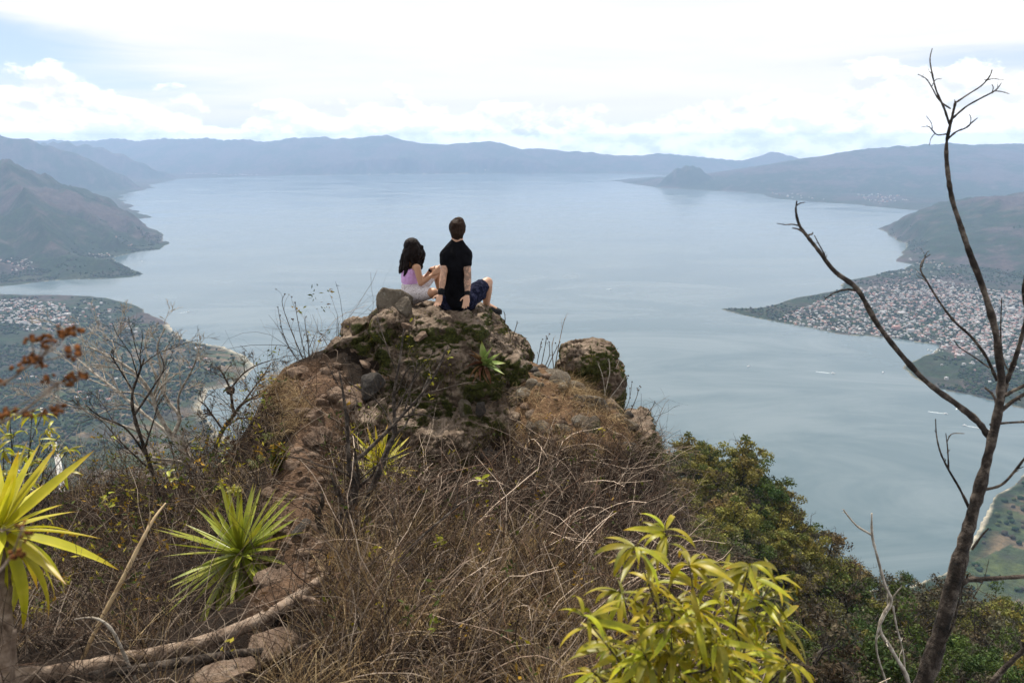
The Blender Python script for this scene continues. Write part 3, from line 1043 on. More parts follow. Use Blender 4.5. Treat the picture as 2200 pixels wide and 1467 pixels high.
def ground_mats():
    # soil and litter of the look-out
    m, t, bs, out = new_mat('dry_soil')
    p = gpos(t)
    n = t.noise(p, 3.0, 7, 0.65)
    f = t.noise(p, 26.0, 6, 0.7)
    peb = t.voro(p, 34.0)
    c = t.ramp(n, [(0.30, (0.022, 0.013, 0.009)), (0.5, (0.052, 0.033, 0.022)), (0.72, (0.105, 0.070, 0.048))])
    c = t.mix(t.sstep(f, 0.45, 0.75), c, (0.130, 0.088, 0.060))
    c = t.mix(t.m('MULTIPLY', t.sstep(peb, 0.28, 0.10), 0.55), c, (0.200, 0.150, 0.115))
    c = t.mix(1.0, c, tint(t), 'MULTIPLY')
    t.put(bs.inputs['Base Color'], c)
    t.put(bs.inputs['Roughness'], 0.95); t.put(bs.inputs['Specular IOR Level'], 0.15)
    h = t.m('ADD', t.m('MULTIPLY', f, 0.8), t.m('MULTIPLY', t.sstep(peb, 0.35, 0.0), 0.5))
    bump(t, bs, h, 0.03)
    # brown-green slope under the woods
    m2, t, bs, out = new_mat('wooded_slope')
    p = gpos(t)
    n = t.noise(p, 0.35, 7, 0.68)
    c = t.ramp(n, [(0.32, (0.010, 0.011, 0.006)), (0.5, (0.030, 0.024, 0.015)), (0.7, (0.065, 0.048, 0.030))])
    t.put(bs.inputs['Base Color'], c)
    t.put(bs.inputs['Roughness'], 1.0); t.put(bs.inputs['Specular IOR Level'], 0.1)
    bump(t, bs, t.noise(p, 1.4, 6, 0.7), 0.6)
    return m, m2


M_SOIL, M_SLOPE = ground_mats()


def grid_mesh(name, X, Y, Z, mat, colors=None, smooth_shade=True):
    nr, nc = X.shape
    v = np.stack([X.ravel(), Y.ravel(), Z.ravel()], -1)
    idx = np.arange(nr * nc).reshape(nr, nc)
    q = np.stack([idx[:-1, :-1], idx[:-1, 1:], idx[1:, 1:], idx[1:, :-1]], -1).reshape(-1, 4)
    return mesh_from(name, v, q, mat, smooth_shade, colors)


def build_ground():
    xs = np.concatenate([np.linspace(-8, -3.4, 90), np.linspace(-3.35, 1.8, 230), np.linspace(1.85, 4.2, 45)])
    ys = np.concatenate([np.linspace(-3.0, 1.2, 40), np.linspace(1.25, 9.3, 330), np.linspace(9.4, 12.5, 40)])
    X, Y = np.meshgrid(xs, ys)
    Z = near_z(X, Y)
    px, py = project(np.stack([X, Y, Z], -1).reshape(-1, 3))
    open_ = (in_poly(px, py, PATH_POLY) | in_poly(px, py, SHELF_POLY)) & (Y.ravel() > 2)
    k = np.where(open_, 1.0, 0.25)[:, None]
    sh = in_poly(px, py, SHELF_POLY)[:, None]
    col = np.where(sh, np.array([1.9, 1.75, 1.45]), np.where(open_[:, None], np.array([1.45, 1.35, 1.25]), np.array([0.25, 0.25, 0.25])))  # ground beneath the brush painted darker, standing in for shade between the stems
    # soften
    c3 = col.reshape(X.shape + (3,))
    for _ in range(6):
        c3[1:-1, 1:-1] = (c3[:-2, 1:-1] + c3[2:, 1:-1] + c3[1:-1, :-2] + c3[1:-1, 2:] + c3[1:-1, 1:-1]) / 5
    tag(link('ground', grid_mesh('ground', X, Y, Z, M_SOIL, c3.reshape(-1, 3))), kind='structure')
    az = np.radians(np.linspace(-48, 50, 330))
    rr = np.exp(np.linspace(math.log(5.5), math.log(960), 300))
    A, R = np.meshgrid(az, rr)
    X, Y = R * np.sin(A), R * np.cos(A)
    Z = hill_z(X, Y)
    # run under the ground of the look-out instead of through it
    nz = _tps(np.clip(X, -8, 4.2), np.clip(Y, -3, 12.5)) - 0.35
    inside = smooth(14.5, 11.5, Y) * smooth(5.2, 4.0, X) * smooth(-9.5, -7.5, X)
    Z = np.where(inside > 0, np.minimum(Z, nz * inside + Z * (1 - inside)), Z)
    tag(link('hillside', grid_mesh('hillside', X, Y, Z, M_SLOPE)), kind='structure')


build_ground()


# ------------------------------------------------------------------ rock
def rock_mat(name, stops, moss=0.0, lichen=0.2, scale=1.0):
    m, t, bs, out = new_mat(name)
    p = gpos(t)
    n = t.noise(p, 4.5 * scale, 8, 0.68, 0.3)
    f = t.noise(p, 30.0 * scale, 6, 0.7)
    c = t.ramp(t.m('ADD', t.m('MULTIPLY', n, 0.7), t.m('MULTIPLY', f, 0.3)), stops)
    pits = t.sstep(t.voro(t.vm('MULTIPLY', p, (1, 1, 1.4)), 38.0 * scale), 0.18, 0.05)
    c = t.mix(t.m('MULTIPLY', pits, 0.5), c, (0.05, 0.036, 0.028))
    if lichen:
        l = t.sstep(t.noise(p, 13.0, 4, 0.6, 0.8), 0.60, 0.66)
        c = t.mix(t.m('MULTIPLY', l, lichen), c, (0.36, 0.35, 0.30))
    if moss:
        nz = t.n('ShaderNodeSeparateXYZ'); t.put(nz.inputs[0], t.n('ShaderNodeNewGeometry').outputs['Normal'])
        a = t.noise(p, 2.6, 5, 0.6, 0.5)
        mm = t.sstep(a, 0.58 - 0.17 * moss, 0.66 - 0.17 * moss)
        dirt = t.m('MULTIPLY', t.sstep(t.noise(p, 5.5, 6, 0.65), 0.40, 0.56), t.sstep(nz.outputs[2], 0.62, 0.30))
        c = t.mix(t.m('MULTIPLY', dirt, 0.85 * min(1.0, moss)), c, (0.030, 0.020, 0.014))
        mm = t.m('MULTIPLY', mm, t.sstep(nz.outputs[2], 0.82, 0.50))
        mc = t.ramp(t.noise(p, 50.0, 5, 0.7), [(0.3, (0.010, 0.012, 0.004)), (0.55, (0.045, 0.050, 0.010)), (0.75, (0.120, 0.115, 0.022))])
        c = t.mix(mm, c, mc)
    c = t.mix(1.0, c, tint(t), 'MULTIPLY')
    t.put(bs.inputs['Base Color'], c)
    t.put(bs.inputs['Roughness'], 0.92); t.put(bs.inputs['Specular IOR Level'], 0.2)
    h = t.m('SUBTRACT', t.m('ADD', t.m('MULTIPLY', n, 1.2), t.m('MULTIPLY', f, 0.6)), t.m('MULTIPLY', pits, 0.25))
    bump(t, bs, h, 0.055)
    return m


M_CRAG = rock_mat('mossy_conglomerate', [(0.34, (0.030, 0.020, 0.014)), (0.47, (0.120, 0.086, 0.062)), (0.62, (0.330, 0.255, 0.192))], moss=0.72)
M_ROCK_TAN = rock_mat('tan_rock', [(0.32, (0.055, 0.036, 0.025)), (0.48, (0.175, 0.118, 0.083)), (0.66, (0.340, 0.250, 0.185))], lichen=0.15, scale=1.5)
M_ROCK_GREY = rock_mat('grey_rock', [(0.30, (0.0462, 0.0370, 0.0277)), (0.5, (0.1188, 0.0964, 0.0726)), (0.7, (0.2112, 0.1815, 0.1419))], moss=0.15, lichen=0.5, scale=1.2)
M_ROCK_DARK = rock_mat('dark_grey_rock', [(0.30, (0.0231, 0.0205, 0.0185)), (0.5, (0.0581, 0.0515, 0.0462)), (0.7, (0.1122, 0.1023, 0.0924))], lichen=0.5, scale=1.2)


def remesh_rock(name, blobs, voxel, mat, amps, seed, cuts=0):
    mb = MB()
    v0, f0 = ICO[4]
    for (px, py, Y, rx, ry, rz, *rest) in blobs:
        pw = rest[0] if rest else 2.6
        u = np.sign(v0) * np.abs(v0) ** (2.0 / pw)
        u = u / np.maximum(np.linalg.norm(np.abs(u), ord=pw, axis=1), 1e-9)[:, None] if False else u
        c = np.array(P(px, py, Y))
        mb.add(c + u * np.array([rx, ry, rz]), f0)
    me = mb.mesh('tmp', None)
    me = eval_mesh(me, [('REMESH', dict(mode='VOXEL', voxel_size=voxel))], name)
    for k, (fr, am, rid) in enumerate(amps):
        co, no = get_co(me), get_no(me)
        q = co * fr
        q[:, 2] *= 1.25
        n = fbm(q, 3, 0.5, seed + 10 * k, ridged=rid)
        set_co(me, co + no * (n * am)[:, None])
    # angular facets: push towards a stepped surface
    co, no = get_co(me), get_no(me)
    cell = vnoise(np.floor(co * 7 + 1.5 * fbm(co * 3, 2, 0.5, seed)[:, None]) + 0.5, seed + 5)
    set_co(me, co + no * (cell * 0.034)[:, None])
    me.materials.clear()
    me.materials.append(mat)
    co, no = get_co(me), get_no(me)
    ca = me.color_attributes.new('tint', 'FLOAT_COLOR', 'POINT')
    c4 = np.ones((len(co), 4), np.float32)
    ca.data.foreach_set('color', c4.ravel())
    me.polygons.foreach_set('use_smooth', np.ones(len(me.polygons), bool))
    return me


CRAG = remesh_rock('rock_outcrop', [
    (965, 800, 7.85, .66, .62, .60), (972, 705, 7.95, .42, .55, .19, 4), (1058, 765, 7.85, .22, .36, .24, 3), (1065, 830, 7.75, .22, .38, .30), (875, 770, 7.85, .30, .42, .34),
    (800, 775, 7.95, .30, .34, .20), (930, 895, 7.5, .42, .38, .30), (985, 800, 8.6, .85, .55, .60), (890, 705, 8.4, .46, .42, .22, 3.5), (985, 950, 8.6, 1.35, .8, .9),
    (850, 700, 7.9, .25, .3, .15), (745, 785, 7.95, .25, .35, .19, 3), (775, 735, 7.95, .20, .28, .15, 4), (700, 800, 7.8, .18, .22, .12, 4), (800, 850, 7.5, .24, .25, .20, 3), (750, 830, 7.6, .22, .25, .16, 4), (690, 860, 7.3, .16, .2, .12, 4),
    (1095, 800, 7.75, .16, .3, .22, 4), (1110, 870, 7.5, .18, .3, .2, 3), (860, 930, 7.1, .3, .3, .26, 3), (790, 915, 6.95, .2, .22, .2, 3), (950, 960, 6.95, .3, .3, .22, 3), (700, 930, 6.75, .18, .2, .15, 4), (1075, 915, 7.2, .2, .25, .2, 4), (1020, 930, 7.2, .28, .3, .25), (1045, 712, 8.1, .20, .36, .15, 3)],
    0.015, M_CRAG, [(1.7, 0.09, False), (4.2, 0.060, True), (10.0, 0.034, True), (24.0, 0.016, True), (48.0, 0.006, False)], 3)
tag(link('rock_outcrop', CRAG), 'large mossy rock outcrop on which the two hikers sit', 'rock outcrop')
CRAG2 = remesh_rock('rock_block', [(1265, 790, 8.15, .30, .30, .27, 4), (1300, 835, 8.1, .17, .26, .40, 4), (1240, 815, 8.2, .22, .28, .2, 3)],
                    0.012, M_CRAG, [(2.4, 0.05, False), (6.0, 0.045, True), (14.0, 0.026, True), (32.0, 0.012, True)], 13)
tag(link('rock_block', CRAG2), 'crumbly tan rock block rising at the far edge of the grassy shelf', 'rock')
CRAG3 = remesh_rock('cliff_edge', [(1372, 975, 7.2, .17, .45, .40, 4), (1330, 950, 7.15, .22, .35, .22, 3), (1395, 1080, 7.0, .15, .5, .45, 3), (1390, 1200, 6.4, .2, .6, .5, 3), (1250, 1090, 6.0, .16, .2, .28, 3), (1290, 905, 7.3, .2, .25, .14, 3.5)],
                    0.022, M_CRAG, [(2.2, 0.07, False), (5.5, 0.045, True), (14.0, 0.020, True), (30.0, 0.009, False)], 23)
tag(link('cliff_edge', CRAG3), 'broken rock edge of the shelf above the wooded drop', 'rock')

# loose boulders: pixel centre, pixel size, depth, material, label
v3, f3 = ICO[4]


def boulder(px, py, w, h, Y, mat, label, seed, tilt=0.0, deep=1.0, sub=4, cuts=15):
    rng = np.random.default_rng(seed)
    k = px2m(Y, py)
    v, f = ICO[sub]
    v = v.copy()
    for _ in range(cuts):                       # flat broken faces
        n = rng.normal(size=3); n /= np.linalg.norm(n)
        d = rng.uniform(0.46, 0.84)
        s = v @ n
        v = np.where((s > d)[:, None], v - np.outer((s - d) * 0.93, n), v)
    v = v * (1 + 0.12 * fbm(v * 1.6 + seed, 3, 0.5, seed) + 0.05 * fbm(v * 9 + seed, 2, 0.6, seed + 7))[:, None]
    v = v + v * (0.030 * fbm(v * 5 + seed, 3, 0.55, seed + 3, ridged=True))[:, None]
    v = v / np.abs(v).max(0)
    v = v * np.array([w * k / 2, w * k / 2 * deep, h * k / 2])
    ct, st = math.cos(tilt), math.sin(tilt)
    v = np.stack([v[:, 0] * ct + v[:, 2] * st, v[:, 1], -v[:, 0] * st + v[:, 2] * ct], -1)
    me = mesh_from('boulder', v, f, mat, False, np.ones((len(v), 3)))
    o = link('boulder', me, loc=P(px, py, Y))
    tag(o, label, 'rock')
    return o


BOULDERS = [
    (842, 650, 94, 96, 8.0, M_ROCK_GREY, 'largest grey boulder behind the woman on the rock top', 101, 0.25, 0.9),
    (870, 662, 44, 54, 7.72, M_ROCK_GREY, 'small upright grey boulder between the largest boulder and the woman', 102, 0.1, 0.9),
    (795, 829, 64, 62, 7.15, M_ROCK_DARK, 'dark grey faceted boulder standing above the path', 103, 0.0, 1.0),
    (742, 846, 70, 38, 7.2, M_ROCK_TAN, 'flat tan stone leaning on the dark grey boulder', 104, -0.25, 1.0),
    (678, 892, 42, 44, 6.55, M_ROCK_TAN, 'rounded tan stone on the left rim of the soil path', 105, 0.3, 0.9),
    (688, 938, 72, 46, 6.2, M_ROCK_TAN, 'long tan stone sloping down beside the path', 106, -0.5, 0.9),
    (600, 1038, 46, 66, 5.55, M_ROCK_TAN, 'upright tan stone on the path above the green yucca', 107, 0.15, 0.9),
    (682, 1003, 66, 40, 5.75, M_ROCK_TAN, 'tan stone half sunk in the middle of the path', 108, -0.2, 1.0),
    (648, 985, 30, 22, 5.9, M_ROCK_TAN, 'little tan stone beside the half sunk path stone', 109, 0.0, 1.0),
    (658, 1085, 58, 36, 5.0, M_ROCK_TAN, 'smooth oval tan stone on the path near the gnarled shrub', 110, 0.05, 1.0),
    (682, 1048, 36, 32, 5.3, M_ROCK_TAN, 'small blunt stone above the oval path stone', 111, 0.2, 1.0),
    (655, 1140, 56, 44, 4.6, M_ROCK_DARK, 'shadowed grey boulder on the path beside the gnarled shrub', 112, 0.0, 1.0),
    (690, 1166, 26, 18, 4.2, M_ROCK_TAN, 'pale pebble lying at the foot of the gnarled shrub', 113, 0.0, 1.0),
    (575, 1245, 80, 70, 3.7, M_ROCK_TAN, 'pale stone behind the lower leaves of the green yucca', 114, 0.3, 1.0),
    (585, 1392, 120, 46, 3.0, M_ROCK_TAN, 'broad flat stone lying under the fallen trunk', 115, -0.12, 0.9),
    (478, 1452, 150, 56, 2.62, M_ROCK_TAN, 'flat stone slab at the bottom under the thinner log', 116, -0.2, 0.8),
    (1196, 812, 70, 30, 7.85, M_ROCK_GREY, 'dark flat stone wedged against the crumbly block', 117, 0.15, 1.0),
    (1222, 828, 30, 22, 7.55, M_ROCK_GREY, 'small stone under the dark flat stone of the shelf', 118, 0.0, 1.0),
    (1156, 846, 58, 34, 7.35, M_ROCK_GREY, 'flat topped pale stone in the middle of the shelf', 119, -0.1, 1.0),
    (1180, 832, 30, 22, 7.55, M_ROCK_GREY, 'little stone between the flat topped stone and the wedge stone', 120, 0.0, 1.0),
    (1268, 872, 84, 54, 7.2, M_ROCK_GREY, 'squarish grey boulder with a bright top on the shelf', 121, 0.1, 0.9),
    (1124, 796, 50, 44, 7.8, M_CRAG, 'rough stone standing at the gap between outcrop and shelf', 122, 0.1, 1.0),
    (1148, 800, 24, 26, 7.7, M_ROCK_DARK, 'dark stone lying in the notch of the skyline', 123, 0.2, 1.0),
    (1002, 884, 32, 62, 7.05, M_ROCK_GREY, 'narrow leaning rock at the foot of the outcrop', 124, -0.45, 0.9),
    (1032, 880, 26, 40, 7.0, M_ROCK_DARK, 'dark pointed rock beside the narrow leaning rock', 125, 0.3, 0.9),
    (1352, 893, 26, 24, 7.15, M_ROCK_DARK, 'small dark stone on the outer rim of the shelf', 126, 0.0, 1.0),
    (905, 722, 34, 18, 7.35, M_ROCK_TAN, 'small tan stone stuck in the outcrop below the woman', 127, -0.3, 1.0),
    (873, 700, 24, 14, 7.4, M_ROCK_TAN, 'rusty stone under the small upright boulder', 128, 0.1, 1.0),
    (1318, 888, 78, 62, 7.35, M_CRAG, 'large angular block on the rim of the shelf', 129, 0.2, 0.9),
    (1372, 932, 74, 80, 7.1, M_CRAG, 'tall block forming the outer corner of the shelf', 130, -0.15, 0.9),
    (1222, 912, 66, 40, 6.95, M_CRAG, 'low broken ledge in front of the squarish boulder', 131, 0.1, 1.0),
    (1392, 1010, 60, 100, 6.95, M_CRAG, 'upright rock slab hanging over the wooded drop', 132, 0.1, 0.9),
    (1105, 850, 54, 60, 7.4, M_CRAG, 'rough block stepping down from the outcrop to the shelf', 133, -0.2, 1.0),
    (1150, 895, 60, 36, 7.05, M_CRAG, 'flat ledge stone below the pale shelf stone', 134, 0.1, 1.0),
    (722, 742, 56, 34, 7.75, M_CRAG, 'angular slab on the left skyline of the outcrop', 135, -0.5, 1.0),
    (772, 702, 50, 36, 7.8, M_CRAG, 'broken stone on the left shoulder below the largest boulder', 136, -0.4, 1.0),
    (640, 800, 50, 26, 7.4, M_ROCK_TAN, 'low stone at the top end of the soil path', 137, 0.0, 1.0),
]
for b in BOULDERS:
    boulder(*b)


# half sunk stones on the path, the left flank and the shelf
def loose_stones():
    rng = np.random.default_rng(66)
    areas = [([(600, 1260), (690, 1240), (730, 1150), (700, 1030), (735, 930), (760, 880), (735, 800), (650, 880), (625, 960), (580, 1010), (575, 1080), (600, 1130)], 46, M_ROCK_TAN, 'half sunk tan stone among others on the soil path', 'loose stones on the soil path', (18, 46)),
             ([(690, 800), (745, 735), (800, 700), (830, 760), (800, 880), (720, 880)], 22, M_ROCK_TAN, 'angular tan stone in the rubble flank left of the outcrop', 'rubble stones left of the outcrop', (26, 60)),
             (SHELF_POLY, 30, M_ROCK_GREY, 'grey-tan stone bedded in the dry grass of the shelf', 'bedded stones of the shelf', (22, 62)),
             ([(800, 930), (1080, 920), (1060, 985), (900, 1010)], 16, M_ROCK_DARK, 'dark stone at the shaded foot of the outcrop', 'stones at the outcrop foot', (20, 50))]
    for poly, cnt, mat, lab, grp, (s0, s1) in areas:
        a = np.array(poly, float); got = 0
        while got < cnt:
            px, py = rng.uniform(a[:, 0].min(), a[:, 0].max()), rng.uniform(a[:, 1].min(), a[:, 1].max())
            if not in_poly(np.array([px]), np.array([py]), poly)[0]:
                continue
            Ys = np.linspace(2.4, 9, 140)
            q = np.array([P(px, py, y) for y in Ys])
            u = np.where(q[:, 2] < near_z(q[:, 0], q[:, 1]))[0]
            if not len(u):
                continue
            w = rng.uniform(s0, s1) * (1.0 if rng.random() < 0.75 else 0.6)
            o = boulder(px, py, w, w * rng.uniform(.5, .85), Ys[u[0]], mat, lab, 500 + got + cnt * 7, rng.normal() * .4, rng.uniform(.8, 1.2), 3, 13)
            o['group'] = grp
            o.rotation_euler = (rng.normal() * .3, rng.normal() * .3, rng.uniform(0, 6.28))
            got += 1


loose_stones()


# pebbles and small stones on the path: too many to pick apart
def build_pebbles():
    mb = MB()
    rng = np.random.default_rng(55)
    v, f = ICO[1]
    n = 0
    while n < 620:
        x, y = rng.uniform(-2.6, 1.6), rng.uniform(3.0, 8.4)
        z = float(near_z(x, y))
        px, py = project(np.array([[x, y, z]]))
        if not (in_poly(px, py, PATH_POLY)[0] or in_poly(px, py, SHELF_POLY)[0]):
            continue
        s = rng.uniform(0.007, 0.022) * (1 + 2.2 * (rng.random() < 0.10))
        q = v * (1 + 0.35 * rng.normal(size=(len(v), 1)) * 0.6) * s * np.array([1.2, 1.0, 0.7])
        mb.add(q + np.array([x, y, z]), f, np.array([1, 1, 1]) * rng.uniform(0.6, 1.2))
        n += 1
    o = link('pebbles', mb.mesh('pebbles', M_ROCK_TAN))
    tag(o, 'loose pebbles scattered over the soil path', 'pebbles', kind='stuff')


build_pebbles()

# ------------------------------------------------------------------ plant materials
M_BARK_DARK = simple_mat('dark_bark', [(0.32, (0.0109, 0.0082, 0.0064)), (0.5, (0.0455, 0.0337, 0.0264)), (0.62, (0.1365, 0.1092, 0.0874)), (0.75, (0.2366, 0.2048, 0.1638))], 17, 0.9, 0.030, 70)
M_BARK_PALE = simple_mat('pale_bark', [(0.3, (0.130, 0.108, 0.086)), (0.5, (0.300, 0.262, 0.215)), (0.7, (0.500, 0.460, 0.400))], 22, 0.9, 0.004, 60)
M_LOG = simple_mat('dead_wood', [(0.3, (0.060, 0.038, 0.026)), (0.5, (0.210, 0.150, 0.108)), (0.7, (0.370, 0.290, 0.225))], 16, 0.9, 0.008, 60)
M_TWIG = simple_mat('dry_twig', [(0.3, (0.62, 0.60, 0.58)), (0.7, (1.15, 1.12, 1.1))], 9, 0.9, spec=0.15)
M_STRAW = simple_mat('straw', [(0.3, (0.75, 0.75, 0.75)), (0.7, (1.1, 1.1, 1.1))], 9, 0.8, spec=0.2, translucent=0.25)
M_LEAF_Y = simple_mat('yellow_green_leaf', [(0.32, (0.110, 0.140, 0.006)), (0.48, (0.310, 0.305, 0.010)), (0.66, (0.580, 0.480, 0.022))], 9, 0.42, spec=0.4, rand=0.55, translucent=0.40)
M_YUCCA = simple_mat('yucca_leaf', [(0.30, (0.140, 0.175, 0.014)), (0.5, (0.230, 0.260, 0.022)), (0.72, (0.360, 0.350, 0.040))], 5, 0.45, spec=0.4, rand=0.35, translucent=0.30)
M_YUCCA_Y = simple_mat('yellowed_yucca_leaf', [(0.30, (0.300, 0.300, 0.012)), (0.5, (0.440, 0.400, 0.016)), (0.72, (0.600, 0.500, 0.060))], 5, 0.45, spec=0.4, rand=0.30, translucent=0.35)
M_AGAVE = simple_mat('agave_leaf', [(0.30, (0.120, 0.190, 0.050)), (0.5, (0.220, 0.310, 0.080)), (0.72, (0.400, 0.450, 0.170))], 7, 0.45, spec=0.4, translucent=0.15)
M_DEAD = simple_mat('dead_leaf', [(0.3, (0.055, 0.026, 0.014)), (0.5, (0.150, 0.070, 0.036)), (0.7, (0.270, 0.150, 0.080))], 9, 0.8, spec=0.2, rand=0.4, translucent=0.15)
M_SEED = simple_mat('rust_seed_head', [(0.3, (0.045, 0.016, 0.006)), (0.5, (0.120, 0.045, 0.014)), (0.7, (0.240, 0.100, 0.036))], 160, 0.9, spec=0.1)
M_FERN = simple_mat('fern_green', [(0.3, (0.075, 0.110, 0.010)), (0.5, (0.150, 0.190, 0.018)), (0.7, (0.270, 0.280, 0.035))], 9, 0.5, spec=0.3, translucent=0.35)
M_MOSSBLADE = simple_mat('moss_blade', [(0.3, (0.7, 0.7, 0.7)), (0.7, (1.2, 1.2, 1.2))], 20, 0.9, spec=0.1, translucent=0.2)


def leaf_mesh(name, L, Wd, arch, fold, mat, n=8, shape='lance', twist=0.0):
    """leaf along +X, blade across Y, arching down along -Z"""
    s = np.linspace(0, 1, n)
    if shape == 'lance':
        w = Wd * np.sin(np.pi * np.clip(s * 0.94 + 0.04, 0, 1)) ** 0.85 * (1 - 0.25 * s)
    elif shape == 'sword':
        w = Wd * np.clip(0.55 + 1.6 * s, 0, 1) * np.clip((1 - s) / 0.55, 0, 1) ** 0.75
    else:
        w = Wd * (0.65 + 0.6 * np.sin(np.pi * s * 0.9)) * np.clip((1 - s) / 0.6, 0, 1) ** 0.7
    w[-1] = 0.0008
    ang = arch * s
    dx = np.cos(ang); dz = -np.sin(ang)
    x = np.concatenate([[0], np.cumsum((dx[1:] + dx[:-1]) / 2)]) * L / (n - 1)
    z = np.concatenate([[0], np.cumsum((dz[1:] + dz[:-1]) / 2)]) * L / (n - 1)
    V, c = [], []
    for i in range(n):
        tw = twist * s[i]
        for k, e in enumerate((-1, 0, 1)):
            yy, zz = e * w[i] / 2 * math.cos(tw), abs(e) * w[i] / 2 * fold + e * w[i] / 2 * math.sin(tw)
            V.append((x[i], yy, z[i] + zz))
            q = max(0.0, (s[i] - 0.80) / 0.20)
            b_ = (0.86, 0.86, 0.8) if k == 1 else (1, 1, 1)
            c.append(tuple(u * (1 - q) + w_ * q for u, w_ in zip(b_, (0.85, 0.50, 0.45))))
    Fq = [[3 * i + k, 3 * i + k + 1, 3 * i + k + 4, 3 * i + k + 3] for i in range(n - 1) for k in (0, 1)]
    return mesh_from(name, np.array(V), np.array(Fq), mat, True, np.array(c))


def orient(d, up=(0, 0, 1), roll=0.0):
    d = Vector(d).normalized()
    u = Vector(up)
    if abs(d.dot(u)) > 0.98:
        u = Vector((0, 1, 0))
    y = u.cross(d).normalized()
    z = d.cross(y)
    m = Matrix((d, y, z)).transposed()
    return (m @ Matrix.Rotation(roll, 3, 'X')).to_euler()


def add_leaf(parent, me, loc, d, scale=1.0, roll=0.0, name='leaf'):
    return link(name, me, parent, Vector(loc), orient(d, roll=roll), scale)


def tube_part(name, pts, rad, parent, mat, n=26, K=9, lump=0.10, seed=0):
    """bark covered limb in coordinates relative to the parent's origin"""
    o = np.array(parent.location) if parent is not None else np.zeros(3)
    p, r = smooth_path(pts, rad, n)
    rng = np.random.default_rng(seed + 1)
    r = r * (1 + lump * rng.normal(size=len(r)))
    V, Fq = tubes(p - o, r, K)
    V = V + 0.0
    nn = vnoise(V * 30, seed)[:, None]
    c = V.reshape(len(p), K, 3).mean(1, keepdims=True)
    V = (V.reshape(len(p), K, 3) - c) * (1 + 0.10 * nn.reshape(len(p), K, 1)) + c
    V = V.reshape(-1, 3)
    tipv = (p[-1] - o)[None]
    F3 = np.array([[(len(p) - 1) * K + k, (len(p) - 1) * K + (k + 1) % K, len(p) * K] for k in range(K)])
    mb = MB(); mb.add(V, Fq)
    me = mesh_from(name, np.vstack([V, tipv]), [F3, Fq], mat, True, np.ones((len(V) + 1, 3)))
    return link(name, me, parent)


def limb_px(name, px_pts, Y, rpx, parent, mat, dY=None, **kw):
    """limb drawn through pixels; Y depth (number or list)"""
    n = len(px_pts)
    Ys = np.interp(np.linspace(0, 1, n), np.linspace(0, 1, len(Y)), Y) if hasattr(Y, '__len__') else np.full(n, Y)
    pts = [P(a, b, y) for (a, b), y in zip(px_pts, Ys)]
    rad = np.array(rpx) * px2m(float(np.mean(Ys)))
    return tube_part(name, pts, rad, parent, mat, **kw), pts, rad


def grow_stems(base, d, L, S, wig, droop, rng):
    """N random walk stems"""
    N = len(base)
    Pt = np.empty((N, S, 3)); Pt[:, 0] = base
    d = d / (np.linalg.norm(d, axis=1, keepdims=True) + 1e-9)
    bend = rng.normal(size=(N, 3)) * wig * 0.7
    for k in range(1, S):
        Pt[:, k] = Pt[:, k - 1] + d * (L / (S - 1))[:, None]
        d = d + bend + rng.normal(size=(N, 3)) * wig + np.array([0, 0, -1.0]) * np.atleast_1d(droop)[:, None]
        d /= np.linalg.norm(d, axis=1, keepdims=True) + 1e-9
    return Pt


def twiggery(paths, rads, rng, per=3, levels=2, ratio=0.55, spread=0.9, wig=0.16, up=0.25, S=6, minr=0.0008):
    """side twigs off given limbs; returns (points, radii) batches"""
    out = []
    cur = [(np.asarray(p, float), np.asarray(r, float)) for p, r in zip(paths, rads)]
    for lv in range(levels):
        B, D, LL, R0 = [], [], [], []
        for p, r in cur:
            seg = np.linalg.norm(np.diff(p, axis=0), axis=1).sum()
            k = max(1, int(round(per * (0.6 + 0.8 * rng.random()))))
            for _ in range(k):
                t = rng.uniform(0.25, 0.97) * (len(p) - 1)
                i = int(t); f = t - i
                j = min(i + 1, len(p) - 1)
                q = p[i] * (1 - f) + p[j] * f
                tang = p[j] - p[i]
                tang = tang / (np.linalg.norm(tang) + 1e-9)
                a = rng.normal(size=3); a -= a.dot(tang) * tang; a /= np.linalg.norm(a) + 1e-9
                B.append(q); D.append(tang + a * spread + np.array([0, 0, up]))
                LL.append(seg * ratio * rng.uniform(0.5, 1.15)); R0.append(max(minr, np.interp(t, np.arange(len(r)), r) * 0.55))
        if not B:
            break
        pts = grow_stems(np.array(B), np.array(D), np.array(LL), S, wig, np.full(len(B), -0.01), rng)
        rr = np.array(R0)[:, None] * np.linspace(1, 0.45, S)[None]
        out.append((pts, np.maximum(rr, minr * 0.7)))
        cur = list(zip(pts, rr))
    return out


# ------------------------------------------------------------------ dry brush, grass, undergrowth: one mass each
def brush_mask(px, py):
    bad = in_poly(px, py, PATH_POLY) | in_poly(px, py, SHELF_POLY)
    bad |= in_poly(px, py, [(690, 790), (800, 680), (1110, 670), (1120, 800), (1330, 730), (1340, 850), (1100, 930), (900, 930), (760, 900)])
    bad |= in_poly(px, py, [(380, 1230), (640, 1230), (720, 1330), (640, 1480), (-260, 1700), (-260, 1440), (380, 1400)])
    bad |= in_poly(px, py, [(800, 930), (1080, 930), (1060, 985), (900, 1010), (800, 985)])
    return ~bad


def sample_ground(n, xr, yr, rng, mask=brush_mask):
    out = []
    while sum(len(o) for o in out) < n:
        x = rng.uniform(*xr, n * 2); y = rng.uniform(*yr, n * 2)
        z = near_z(x, y)
        px, py = project(np.stack([x, y, z], -1))
        k = mask(px, py) & (px > -250) & (px < 1900) & (py < 2300)
        out.append(np.stack([x, y, z], -1)[k])
    return np.concatenate(out)[:n]


